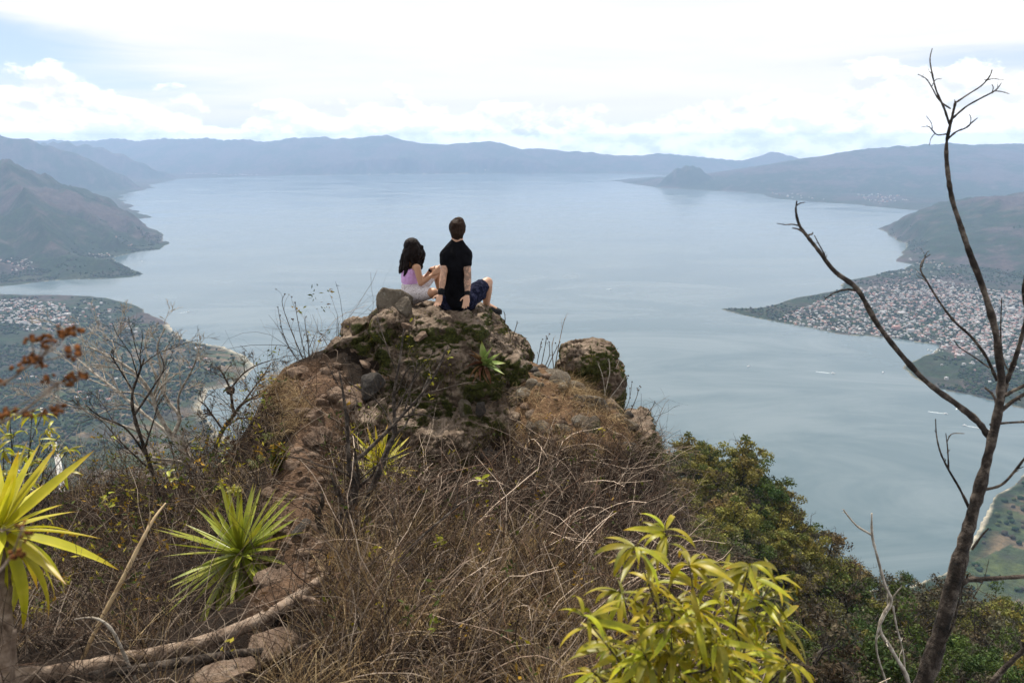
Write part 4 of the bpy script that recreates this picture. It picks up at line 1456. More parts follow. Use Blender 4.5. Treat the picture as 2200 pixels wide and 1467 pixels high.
def build_brush():
    rng = np.random.default_rng(91)
    mb = MB()
    pal = np.array([[0.076, 0.055, 0.042], [0.040, 0.028, 0.021], [0.145, 0.110, 0.084], [0.088, 0.054, 0.037], [0.020, 0.014, 0.011], [0.330, 0.270, 0.215], [0.018, 0.013, 0.010]])

    def put(pts, rr, K=3, cmul=1.0):
        V, Fq = tubes(pts, rr, K)
        ci = pal[rng.integers(0, len(pal), len(pts))] * rng.uniform(0.75, 1.25, (len(pts), 1)) * cmul
        mb.add(V, Fq, np.repeat(ci, pts.shape[1] * K, axis=0))

    zones = [  # count, xrange, yrange, length, lean, wiggle, radius
        (4200, (-1.7, 1.35), (2.5, 6.6), (0.22, 0.62), (0.12, 0.0), 0.20, 0.0026),
        (2200, (-1.6, 1.3), (2.2, 4.4), (0.15, 0.38), (0.15, 0.0), 0.22, 0.0020),
        (3200, (-6.5, -1.0), (3.0, 9.3), (0.45, 1.15), (0.0, 0.0), 0.18, 0.0028),
        (1500, (-5.5, -1.0), (2.2, 5.0), (0.20, 0.50), (0.10, 0.0), 0.20, 0.0022),
        (700, (0.7, 1.5), (4.6, 7.2), (0.3, 0.7), (0.1, -0.2), 0.22, 0.0024),
        (950, (-1.2, 1.3), (2.9, 6.4), (0.45, 0.9), (0.25, 0.0), 0.17, 0.0030),
        (1100, (1.2, 2.7), (2.8, 8.6), (0.3, 0.7), (0.2, 0.0), 0.2, 0.0024),
        (420, (-3.6, -0.9), (1.7, 3.6), (0.45, 1.0), (0.1, 0.1), 0.10, 0.0016),
    ]
    for cnt, xr, yr, Ls, lean, wig, r0 in zones:
        b = sample_ground(cnt, xr, yr, rng, (lambda a, c: np.ones(a.shape, bool)) if cnt in (420, 1100) else brush_mask)
        d = rng.normal(size=(cnt, 3)) * np.array([0.75, 0.75, 0.25]) + np.array([lean[0], lean[1], 0.95])
        L = rng.uniform(*Ls, cnt) * (1 - 0.62 * smooth(5.6, 4.2, b[:, 1]) * smooth(-0.9, -1.3, b[:, 0]) * (cnt != 420))
        pts = grow_stems(b - np.array([0, 0, 0.03]), d, L, 8, wig, rng.uniform(0.0, 0.16, cnt), rng)
        rr = r0 * rng.uniform(0.6, 1.5, cnt)[:, None] * np.linspace(1.1, 0.42, 8)[None]
        put(pts, rr, 3, 2.3 if cnt == 950 else 1.0)
        # side twigs
        k = int(cnt * 1.9)
        who = rng.integers(0, cnt, k); at = rng.integers(2, 7, k)
        base = pts[who, at]
        tang = pts[who, at] - pts[who, at - 1]
        tang /= np.linalg.norm(tang, axis=1, keepdims=True) + 1e-9
        d2 = tang + rng.normal(size=(k, 3)) * 0.75 + np.array([0, 0, 0.15])
        p2 = grow_stems(base, d2, L[who] * rng.uniform(0.15, 0.5, k), 5, wig * 1.2, rng.uniform(0, 0.1, k), rng)
        put(p2, rr[who, at][:, None] * 0.62 * np.linspace(1, 0.5, 5)[None])
    o = link('dry_brush', mb.mesh('dry_brush', M_TWIG))
    tag(o, 'tangled mass of dry leafless brush covering the slope', 'brush', kind='stuff')

    # straw grass
    mb = MB()
    pal = np.array([[0.370, 0.255, 0.130], [0.230, 0.150, 0.076], [0.520, 0.395, 0.225], [0.105, 0.066, 0.034]])

    def blades(b, L, droop, w, lean=(0, 0), spread=0.5):
        n = len(b)
        d = rng.normal(size=(n, 3)) * np.array([spread, spread, 0.15]) + np.array([lean[0], lean[1], 1.0])
        S = 6
        pts = grow_stems(b, d, L, S, 0.06, droop, rng)
        side = np.cross(pts[:, -1] - pts[:, 0], rng.normal(size=(n, 3))); side /= np.linalg.norm(side, axis=1, keepdims=True) + 1e-9
        ww = w * np.linspace(1, 0.15, S)[None, :, None]
        V = np.stack([pts - side[:, None] * ww, pts + side[:, None] * ww], 2)
        idx = np.arange(n * S * 2).reshape(n, S, 2)
        Fq = np.stack([idx[:, :-1, 0], idx[:, :-1, 1], idx[:, 1:, 1], idx[:, 1:, 0]], -1).reshape(-1, 4)
        c = pal[rng.integers(0, len(pal), n)] * rng.uniform(0.7, 1.2, (n, 1))
        mb.add(V.reshape(-1, 3), Fq, np.repeat(c, S * 2, axis=0))

    def tufts(xr, yr, ntuft, per, Ls, droop, w, mask, lean=(0, 0), rad=0.05, spread=0.5):
        c = sample_ground(ntuft, xr, yr, rng, mask)
        b = np.repeat(c, per, axis=0) + rng.normal(size=(ntuft * per, 3)) * np.array([rad, rad, 0])
        b[:, 2] = near_z(b[:, 0], b[:, 1]) - 0.01
        blades(b, rng.uniform(*Ls, len(b)), rng.uniform(*droop, len(b)), w, lean, spread)

    tufts((-1.5, 1.3), (2.4, 4.8), 150, 40, (0.18, 0.45), (0.05, 0.28), 0.0022, lambda a, b: brush_mask(a, b) & (b > 1120) & (a < 1330))
    tufts((-0.4, 1.5), (6.0, 8.2), 105, 34, (0.10, 0.28), (0.20, 0.55), 0.0022, lambda a, b: in_poly(a, b, [(1080, 840), (1330, 800), (1410, 900), (1400, 980), (1250, 990), (1060, 960)]), (0.2, -0.35), 0.07, 0.7)
    tufts((-2.6, -1.5), (6.4, 8.2), 26, 46, (0.12, 0.30), (0.25, 0.6), 0.002, lambda a, b: in_poly(a, b, [(570, 800), (690, 860), (650, 930), (560, 930)]), (-0.5, -0.4), 0.06, 0.6)
    tufts((-5.5, -1.3), (2.3, 8.6), 90, 22, (0.2, 0.5), (0.05, 0.25), 0.0022, brush_mask)
    tufts((0.5, 1.5), (7.0, 8.2), 10, 70, (0.12, 0.24), (0.3, 0.6), 0.002, lambda a, b: in_poly(a, b, [(1220, 780), (1290, 790), (1290, 850), (1220, 850)]), (0.1, -0.5), 0.05, 0.6)
    o = link('dry_grass', mb.mesh('dry_grass', M_STRAW))
    tag(o, 'straw coloured dry grass in tufts over shelf and slope', 'grass', kind='stuff')

    # small green and yellow leaves showing through the brush
    mb = MB()
    pal = np.array([[0.110, 0.120, 0.014], [0.050, 0.070, 0.010], [0.260, 0.220, 0.018], [0.260, 0.150, 0.014], [0.030, 0.044, 0.008], [0.08, 0.045, 0.022], [0.06, 0.035, 0.02]])
    def leaves(n, xr, yr, zr, size, mask=brush_mask, clump=5):
        c = sample_ground(max(1, n // clump), xr, yr, rng, mask)
        c[:, 2] += rng.uniform(*zr, len(c))
        b = np.repeat(c, clump, axis=0)[:n]
        b = b + rng.normal(size=b.shape) * size * 1.3
        m_ = len(b)
        d = rng.normal(size=(m_, 3)); d /= np.linalg.norm(d, axis=1, keepdims=True)
        s = np.cross(d, rng.normal(size=(m_, 3))); s /= np.linalg.norm(s, axis=1, keepdims=True)
        L = size * rng.uniform(0.6, 1.4, m_)[:, None]
        V = np.stack([b - d * L, b + s * L * 0.36, b + d * L, b - s * L * 0.36], 1)
        ci = np.repeat(pal[rng.integers(0, len(pal), max(1, n // clump))], clump, axis=0)[:m_] * rng.uniform(0.7, 1.3, (m_, 1))
        mb.add(V.reshape(-1, 3), np.arange(m_ * 4).reshape(-1, 4), np.repeat(ci, 4, axis=0))
    leaves(5200, (-6, -1.2), (3.2, 9.2), (0.05, 0.75), 0.022)
    leaves(1300, (-1.6, 1.2), (2.5, 6.5), (0.05, 0.45), 0.018)
    leaves(900, (-1.9, -1.0), (5.5, 8.2), (0.0, 0.15), 0.02, lambda a, b: in_poly(a, b, [(520, 880), (640, 900), (600, 1010), (520, 1100)]))
    o = link('undergrowth', mb.mesh('undergrowth', M_STRAW))
    tag(o, 'small green and yellowing leaves scattered through the brush', 'undergrowth', kind='stuff')

    # moss and hanging roots on the outcrop
    mb = MB()
    for me, cnt in ((CRAG, 15000), (CRAG2, 900), (CRAG3, 2600)):
        co, no = get_co(me), get_no(me)
        a = fbm(co * 2.6, 3, 0.55, 97)
        k = np.where((no[:, 1] < -0.05) & (no[:, 2] < 0.80) & (a > -0.10))[0]
        k = rng.choice(k, min(cnt, len(k)), replace=True)
        b, nn = co[k], no[k]
        n = len(b)
        hang = rng.random(n) < 0.25
        d = nn + rng.normal(size=(n, 3)) * 0.5 + np.where(hang[:, None], np.array([0, 0, -1.2]), np.array([0, 0, 0.1]))
        L = np.where(hang, rng.uniform(0.04, 0.13, n), rng.uniform(0.012, 0.035, n))
        pts = grow_stems(b - nn * 0.004, d, L, 4, 0.12, np.where(hang, 0.45, 0.2), rng)
        side = np.cross(pts[:, -1] - pts[:, 0], rng.normal(size=(n, 3))); side /= np.linalg.norm(side, axis=1, keepdims=True) + 1e-9
        ww = np.where(hang, 0.0016, 0.0045)[:, None, None] * np.array([1, 1, 0.8, 0.2])[None, :, None]
        V = np.stack([pts - side[:, None] * ww, pts + side[:, None] * ww], 2)
        idx = np.arange(n * 8).reshape(n, 4, 2)
        Fq = np.stack([idx[:, :-1, 0], idx[:, :-1, 1], idx[:, 1:, 1], idx[:, 1:, 0]], -1).reshape(-1, 4)
        tone = smooth(-0.2, 0.5, fbm(b * 6, 2, 0.5, 5))[:, None]
        c = np.array([0.016, 0.018, 0.005]) * (1 - tone) + np.array([0.175, 0.160, 0.022]) * tone
        c = np.where((hang & (rng.random(n) < 0.6))[:, None], np.array([0.10, 0.075, 0.05]), c) * rng.uniform(0.6, 1.3, (n, 1))
        mb.add(V.reshape(-1, 3), Fq, np.repeat(c, 8, axis=0))
    o = link('moss', mb.mesh('moss', M_MOSSBLADE))
    tag(o, 'cushions of dark and yellowish moss with hanging rootlets on the rocks', 'moss', kind='stuff')


build_brush()


# ------------------------------------------------------------------ yuccas and agave
def rosette(name, label, cat, centre, trunk, L, Wd, n, el, mats, seed, sag=0.5, trunk_mat=None, shape='sword', trunk_r=0.04, face=None):
    rng = np.random.default_rng(seed)
    root = empty(name, trunk[0], label, cat)
    tube_part('trunk', trunk, [trunk_r * 1.1] + [trunk_r] * (len(trunk) - 1), root, trunk_mat or M_LOG, n=18, K=10, lump=0.08, seed=seed)
    ms = [leaf_mesh('leaf', L, Wd, a, 0.35, m_, 9, shape, tw) for a, tw, m_ in
          ((0.05, 0.1, mats[0]), (0.22, -0.2, mats[0]), (0.45, 0.15, mats[0]), (0.8, 0.1, mats[-1]), (1.1, -0.2, mats[-1]))]
    c = Vector(centre) - root.location
    ga = math.pi * (3 - math.sqrt(5))
    for i in range(n):
        f = (i + 0.5) / n
        e = math.radians(el[0] + (el[1] - el[0]) * f ** 0.85 + rng.normal() * 6)
        a = i * ga + rng.normal() * 0.15
        d = Vector((math.cos(a) * math.cos(e), math.sin(a) * math.cos(e), math.sin(e)))
        k = 0 if f < 0.4 else (1 if f < 0.62 else (2 if f < 0.8 else rng.integers(3, 5)))
        if rng.random() < 0.25:
            k = min(4, k + 1)
        o = add_leaf(root, ms[k], c + d * trunk_r * 0.6 - Vector((0, 0, 0.05 * f)), d, rng.uniform(0.78, 1.12) * (0.85 if f < 0.12 else 1), rng.normal() * 0.25)
    return root


rosette('yucca', 'green spiky yucca growing beside the soil path', 'yucca', P(516, 1186, 4.45), [P(545, 1345, 4.3), P(532, 1280, 4.4), P(516, 1194, 4.45)],
        0.52, 0.044, 110, (84, -74), (M_YUCCA, M_YUCCA), 5)
rosette('yucca', 'yellow-green yucca behind the gnarled shrub', 'yucca', P(815, 1002, 5.7), [P(800, 1190, 5.5), P(803, 1100, 5.6), P(815, 1010, 5.7)],
        0.36, 0.034, 76, (80, -60), (M_YUCCA_Y, M_YUCCA_Y), 6, trunk_r=0.035)
rosette('yucca', 'broad-leaved yellow yucca with brown trunk above the fallen log', 'yucca', P(2, 1130, 2.75), [P(25, 1500, 2.6), P(14, 1400, 2.62), P(4, 1260, 2.7), P(2, 1140, 2.75)],
        0.41, 0.052, 46, (80, -66), (M_YUCCA_Y, M_YUCCA_Y), 8, trunk_mat=M_LOG, trunk_r=0.034)


def build_agave():
    rng = np.random.default_rng(12)
    c0 = P(1040, 785, 7.28)
    root = empty('agave', c0, 'pale green agave with dead brown leaves on the outcrop face', 'agave')
    live = [leaf_mesh('leaf', 0.30, 0.075, a, 0.5, M_AGAVE, 9, 'agave', 0.0) for a in (-0.15, 0.1, 0.35)]
    dead = [leaf_mesh('dead_leaf', 0.30, 0.05, a, 0.9, M_DEAD, 9, 'agave', 0.4) for a in (0.3, 0.9)]
    def dirpx(px, py, out):
        d = P(px, py, 7.28) - c0
        d.y -= out
        return d.normalized()
    for k, (px, py, out, s) in enumerate([(1033, 720, .10, .95), (1062, 722, .12, .9), (1072, 738, .16, .9), (1090, 747, .12, .85), (1098, 768, .14, .85), (1094, 778, .2, .8), (1085, 800, .14, .85),
                                          (1055, 750, .34, .75), (1045, 730, .26, .8), (1074, 766, .32, .7)]):
        add_leaf(root, live[k % 3], (0, 0, 0), dirpx(px, py, out), s, rng.normal() * 0.3)
    for k, (px, py, out, s) in enumerate([(1005, 745, .08, .8), (1000, 765, .1, .85), (1008, 730, .12, .8), (1005, 790, .12, .8), (1015, 815, .1, .8), (1035, 830, .12, .75), (1060, 825, .1, .7), (1020, 800, .2, .7), (1012, 755, .2, .7)]):
        add_leaf(root, dead[k % 2], (0, 0.01, 0), dirpx(px, py, out), s, rng.normal() * 0.5, 'dead_leaf')
    tube_part('stem', [c0 + Vector((0, 0.25, -0.12)), c0 + Vector((0, 0.1, -0.05)), c0], [0.04, 0.045, 0.03], root, M_LOG, n=8)


build_agave()


# ------------------------------------------------------------------ leafy shrubs
def leafy_shrub(name, label, foot, tips, Y, L, Wd, seed, per=9, stem_r=0.004, along=5):
    rng = np.random.default_rng(seed)
    root = empty(name, foot, label, 'shrub')
    ms = [leaf_mesh('leaf', L, Wd, a, 0.25, M_LEAF_Y, 9, 'lance', tw) for a, tw in ((0.7, 0.2), (1.2, -0.3), (1.7, 0.3), (2.1, 0.0))]
    jobs = []
    for i, (px, py) in enumerate(tips):
        tip = P(px, py, Y + rng.uniform(-0.22, 0.22))
        b = Vector(foot) + Vector(rng.normal(size=3) * 0.06)
        mid = (b + tip) / 2 + Vector((rng.normal() * 0.04, rng.normal() * 0.04, rng.normal() * 0.02))
        q = b * 0.3 + tip * 0.7 + Vector((0.25 * (b.x - tip.x) * 0.3, 0, 0))
        pts = [b, mid, q, tip]
        tube_part('stem', pts, [stem_r * 1.3, stem_r, stem_r * 0.7, stem_r * 0.4], root, M_BARK_DARK, n=14, K=6, seed=seed + i)
        path = smooth_path(pts, None, 30)
        def put(t, el, s):
            k = min(29, int(t * 29))
            a = rng.uniform(0, 2 * math.pi)
            d = Vector((math.cos(a) * math.cos(el), math.sin(a) * math.cos(el), math.sin(el)))
            jobs.append((int(rng.integers(0, 4)), Vector(path[k]) - root.location, d, s, rng.normal() * 0.35))
        for k in range(per):
            put(rng.uniform(0.93, 1.0), rng.uniform(-0.25, 0.75), rng.uniform(0.6, 1.1))
        for k in range(along):
            put(rng.uniform(0.45, 0.92), rng.uniform(-0.2, 0.6), rng.uniform(0.65, 1.1))
    order = rng.permutation(len(jobs))
    rest = MB()
    for n_, j in enumerate(order):
        k, loc, d, s, roll = jobs[j]
        if n_ < 300:
            add_leaf(root, ms[k], loc, d, s, roll)
        else:                                    # past three hundred the leaves are one joined part
            R = np.array(orient(d, roll=roll).to_matrix())
            f_ = np.array([q.vertices[:] for q in ms[k].polygons])
            rest.add(get_co(ms[k]) * s @ R.T + np.array(loc), f_, np.ones(3) * rng.uniform(.6, 1.2))
    if rest.n:
        tag(link('foliage', rest.mesh('foliage', M_LEAF_Y, True), root), kind='stuff')
    return root


leafy_shrub('leafy_shrub', 'bright yellow-green shrub with drooping lance leaves above the wooded drop', P(1480, 1640, 1.95),
            [(1428, 1128), (1362, 1165), (1395, 1245), (1480, 1205), (1555, 1225), (1612, 1205), (1665, 1235), (1640, 1280), (1245, 1312), (1330, 1265), (1500, 1300), (1440, 1330), (1580, 1330), (1310, 1385), (1380, 1400),
             (1480, 1400), (1560, 1420), (1640, 1390), (1270, 1440), (1420, 1450), (1520, 1455), (1350, 1450), (1600, 1450), (1450, 1280), (1540, 1370), (1680, 1330), (1290, 1480), (1700, 1420), (1410, 1395)], 1.95, 0.138, 0.022, 31, per=14, along=13)
leafy_shrub('leafy_shrub', 'small yellow-green shrub rising behind the yellow yucca', P(60, 1200, 3.8),
            [(20, 885), (70, 880), (105, 915), (95, 880), (150, 962), (30, 930), (8, 960), (62, 965), (125, 940), (-20, 900), (150, 1010), (20, 1010)], 3.7, 0.095, 0.018, 33, per=8, along=4, stem_r=0.004)


def sprig(px, py, Y, n, size, seed, label):
    """a few yellowing leaves on a thin stem"""
    rng = np.random.default_rng(seed)
    top = P(px, py, Y)
    foot = Vector((top.x + rng.normal() * 0.05, top.y + 0.05, float(near_z(top.x, top.y)) - 0.02))
    if foot.z > top.z - 0.05:
        foot.z = top.z - 0.15
    root = empty('leafy_sprig', foot, label, 'sprig')
    tube_part('stem', [foot, (foot + top) / 2 + Vector((rng.normal() * 0.03, 0, 0)), top], [0.003, 0.0025, 0.0015], root, M_BARK_DARK, n=9, K=5, seed=seed)
    ms = [leaf_mesh('leaf', size, size * 0.42, a, 0.2, M_LEAF_Y, 6, 'lance', 0.2) for a in (0.2, 0.8)]
    for k in range(n):
        a, e = rng.uniform(0, 6.28), rng.uniform(-0.3, 0.9)
        d = Vector((math.cos(a) * math.cos(e), math.sin(a) * math.cos(e), math.sin(e)))
        add_leaf(root, ms[k % 2], (top - foot) * rng.uniform(0.75, 1.0), d, rng.uniform(0.7, 1.1), rng.normal() * 0.5)


SPRIGS = [(1035, 1025, 5.3, 9, .08), (945, 1165, 4.3, 8, .075), (870, 1190, 4.2, 7, .07), (845, 1240, 3.9, 8, .07), (940, 1330, 3.4, 9, .06), (820, 1390, 3.1, 8, .06), (880, 690, 7.1, 5, .06), (925, 762, 7.0, 6, .075),
          (960, 738, 7.1, 5, .07), (925, 812, 6.9, 6, .07), (480, 960, 6.8, 6, .09), (420, 940, 7.2, 6, .09), (345, 985, 6.6, 6, .09), (250, 915, 7.5, 4, .09), (540, 885, 7.9, 5, .06), (715, 775, 7.6, 3, .06), (1340, 1180, 4.8, 8, .06), (1150, 1130, 5.0, 6, .06),
          (500, 1050, 5.4, 12, .09), (470, 1035, 5.5, 10, .085), (360, 1010, 6.0, 7, .09), (230, 1060, 6.5, 9, .09)]
SPRIG_L = ['broad-leaved green sprig in the pale brush below the outcrop', 'yellow-leaved sprig on the leaning sapling slope', 'green sprig between the two yucca trunks and straw grass', 'orange-yellow sprig low in the straw grass',
           'small green sprig in the middle of the straw slope', 'green sprig in the straw above the fallen trunk end', 'yellow sprig on the outcrop below the woman', 'yellow sprig on the mossy outcrop face', 'yellow sprig beside the agave on the outcrop',
           'sprig of yellow and rusty leaves on the mossy outcrop foot', 'yellow sprig beside the upper stem of the pale-barked tree', 'yellow-green sprig at the fork of the pale-barked tree', 'dry orange sprig under the dark little tree', 'single-leaved orange sprig left of the dark little tree',
           'green sprig under the dense leafless shrub', 'tiny leaf sprig on the soil rim beside the tall dry stems', 'pale green sprig on the broken rock edge below the shelf', 'thin green sprig in the brush below the shelf', 'bushy yellow sprig just behind the green yucca', 'bushy yellow sprig left of the green yucca tips',
           'yellow-green sprig in the brush by the pale trunk foot', 'green sprig deep in the brush behind the dry stalk']
for i, (a, b, c, n, s) in enumerate(SPRIGS):
    sprig(a, b, c, n, s, 300 + i, SPRIG_L[i])


def fern(px, py, Y, n, L, seed, label):
    rng = np.random.default_rng(seed)
    c = P(px, py, Y)
    root = empty('fern', c, label, 'fern')
    for k in range(n):
        a = rng.uniform(0, 6.28); e = rng.uniform(0.1, 1.0)
        d = np.array([math.cos(a) * math.cos(e), math.sin(a) * math.cos(e) - 0.5, math.sin(e)])
        p = grow_stems(np.zeros((1, 3)), d[None], np.array([L * rng.uniform(0.7, 1.1)]), 14, 0.02, np.array([0.10]), rng)[0]
        mb = MB()
        V, Fq = tubes(p, np.linspace(0.002, 0.0006, 14), 3)
        mb.add(V, Fq)
        tg = np.gradient(p, axis=0); tg /= np.linalg.norm(tg, axis=1, keepdims=True)
        sd = np.cross(tg, [0, 0, 1.0]); sd /= np.linalg.norm(sd, axis=1, keepdims=True) + 1e-9
        for i in range(1, 14):
            w = L * 0.22 * math.sin(math.pi * (0.12 + 0.85 * i / 14))
            for s in (-1, 1):
                tip = p[i] + sd[i] * s * w + tg[i] * w * 0.45 - np.array([0, 0, w * 0.25])
                q = p[i] + tg[i] * L * 0.035
                h = (p[i] + tip) / 2 + tg[i] * w * 0.18
                mb.add(np.array([p[i], tip, h, q]), np.array([[0, 1, 2], [0, 2, 3]]))
        link('frond', mb.mesh('frond', M_FERN), root)


fern(598, 935, 6.9, 8, 0.22, 1, 'fern hanging from the soil bank below the path rim')
fern(560, 1005, 6.6, 8, 0.24, 2, 'dark fern low on the bank left of the path')
fern(1335, 1085, 6.0, 9, 0.26, 3, 'yellowish fern on the broken rock edge of the shelf')
fern(1410, 975, 6.9, 3, 0.16, 4, 'stiff little fern sticking out of the cliff edge over the drop')


# ------------------------------------------------------------------ dried seed-head plant close by
def build_seedheads():
    rng = np.random.default_rng(44)
    Y = 1.15
    foot = P(-160, 1250, Y)
    root = empty('dried_flower_plant', foot, 'dried flower stalk with rust brown seed heads, out of focus', 'dried flower')
    heads = [(68, 731, 12), (97, 730, 14), (136, 714, 13), (150, 716, 16), (113, 733, 8), (156, 756, 16), (77, 771, 15), (60, 777, 12), (40, 793, 10), (85, 785, 8), (174, 812, 15), (152, 808, 12), (100, 812, 11), (124, 880, 15), (8, 885, 17), (0, 822, 10), (100, 886, 10), (62, 888, 12), (152, 825, 9), (100, 745, 9), (60, 1150, 12), (40, 1190, 14), (45, 1128, 10)]
    hub = P(-20, 850, Y)
    tube_part('stem', [foot, P(-90, 1000, Y), hub, P(30, 810, Y), P(75, 775, Y)], [0.0045, 0.004, 0.003, 0.002, 0.0012], root, M_LOG, n=20, K=6)
    tube_part('stem', [P(-60, 930, Y), P(20, 900, Y), P(80, 860, Y), P(125, 820, Y)], [0.003, 0.0025, 0.002, 0.001], root, M_LOG, n=16, K=6)
    tube_part('stem', [foot, P(-40, 1250, Y), P(20, 1200, Y), P(48, 1130, Y)], [0.003, 0.0025, 0.002, 0.001], root, M_LOG, n=16, K=6)
    v, f = ICO[3]
    for i, (px, py, r) in enumerate(heads):
        c = P(px, py, Y + rng.uniform(-0.03, 0.03)) - foot
        rr = r * px2m(Y)
        hb = MB()
        for _ in range(9):                      # a head is a cluster of small dry florets
            v1, f1 = ICO[2]
            d1 = rng.normal(size=3) * np.array([.55, .55, .35])
            q = v1 * rr * .42 * (0.35 + 0.9 * rng.random((len(v1), 1))) + d1 * rr
            hb.add(q, f1, np.ones(3) * rng.uniform(.5, 1.3))
        h = link('seed_head', hb.mesh('seed_head', M_SEED), root, c)
        base = (P(75, 775, Y) if py < 800 else (P(125, 820, Y) if py < 1000 else P(48, 1130, Y))) - foot
        tube = [base + foot, (base + c) / 2 + foot + Vector((0, 0, -0.004)), c + foot]
        tube_part('stalk', tube, [0.0012, 0.001, 0.0008], root, M_LOG, n=8, K=5, seed=i)


build_seedheads()

# ------------------------------------------------------------------ bare trees, shrubs and logs of the foreground
def twig_part(root, paths, rads, rng, mat, **kw):
    o = np.array(root.location)
    mb = MB()
    for pts, rr in twiggery(paths, rads, rng, **kw):
        V, Fq = tubes(pts - o, rr, 4)
        mb.add(V, Fq)
    tag(link('twigs', mb.mesh('twigs', mat, True), root), kind='stuff')


def tree_px(name, label, cat, limbs, mat, seed, twig_kw=None, K=9, lump=0.10, group=None):
    """limbs: (part name, pixel path, depth, radii in pixels)"""
    l0 = limbs[0]
    Y0 = l0[2] if not hasattr(l0[2], '__len__') else l0[2][0]
    root = empty(name, P(l0[1][0][0], l0[1][0][1], Y0), label, cat, group)
    paths, rads = [], []
    for i, (pn, px, Y, rp) in enumerate(limbs):
        _, pts, rad = limb_px(pn, px, Y, rp, root, mat, n=max(12, 5 * len(px)), K=K, lump=lump, seed=seed + i)
        p, r = smooth_path(pts, rad, 16)
        paths.append(p); rads.append(r)
    if twig_kw:
        twig_part(root, paths, rads, np.random.default_rng(seed), mat, **twig_kw)
    return root


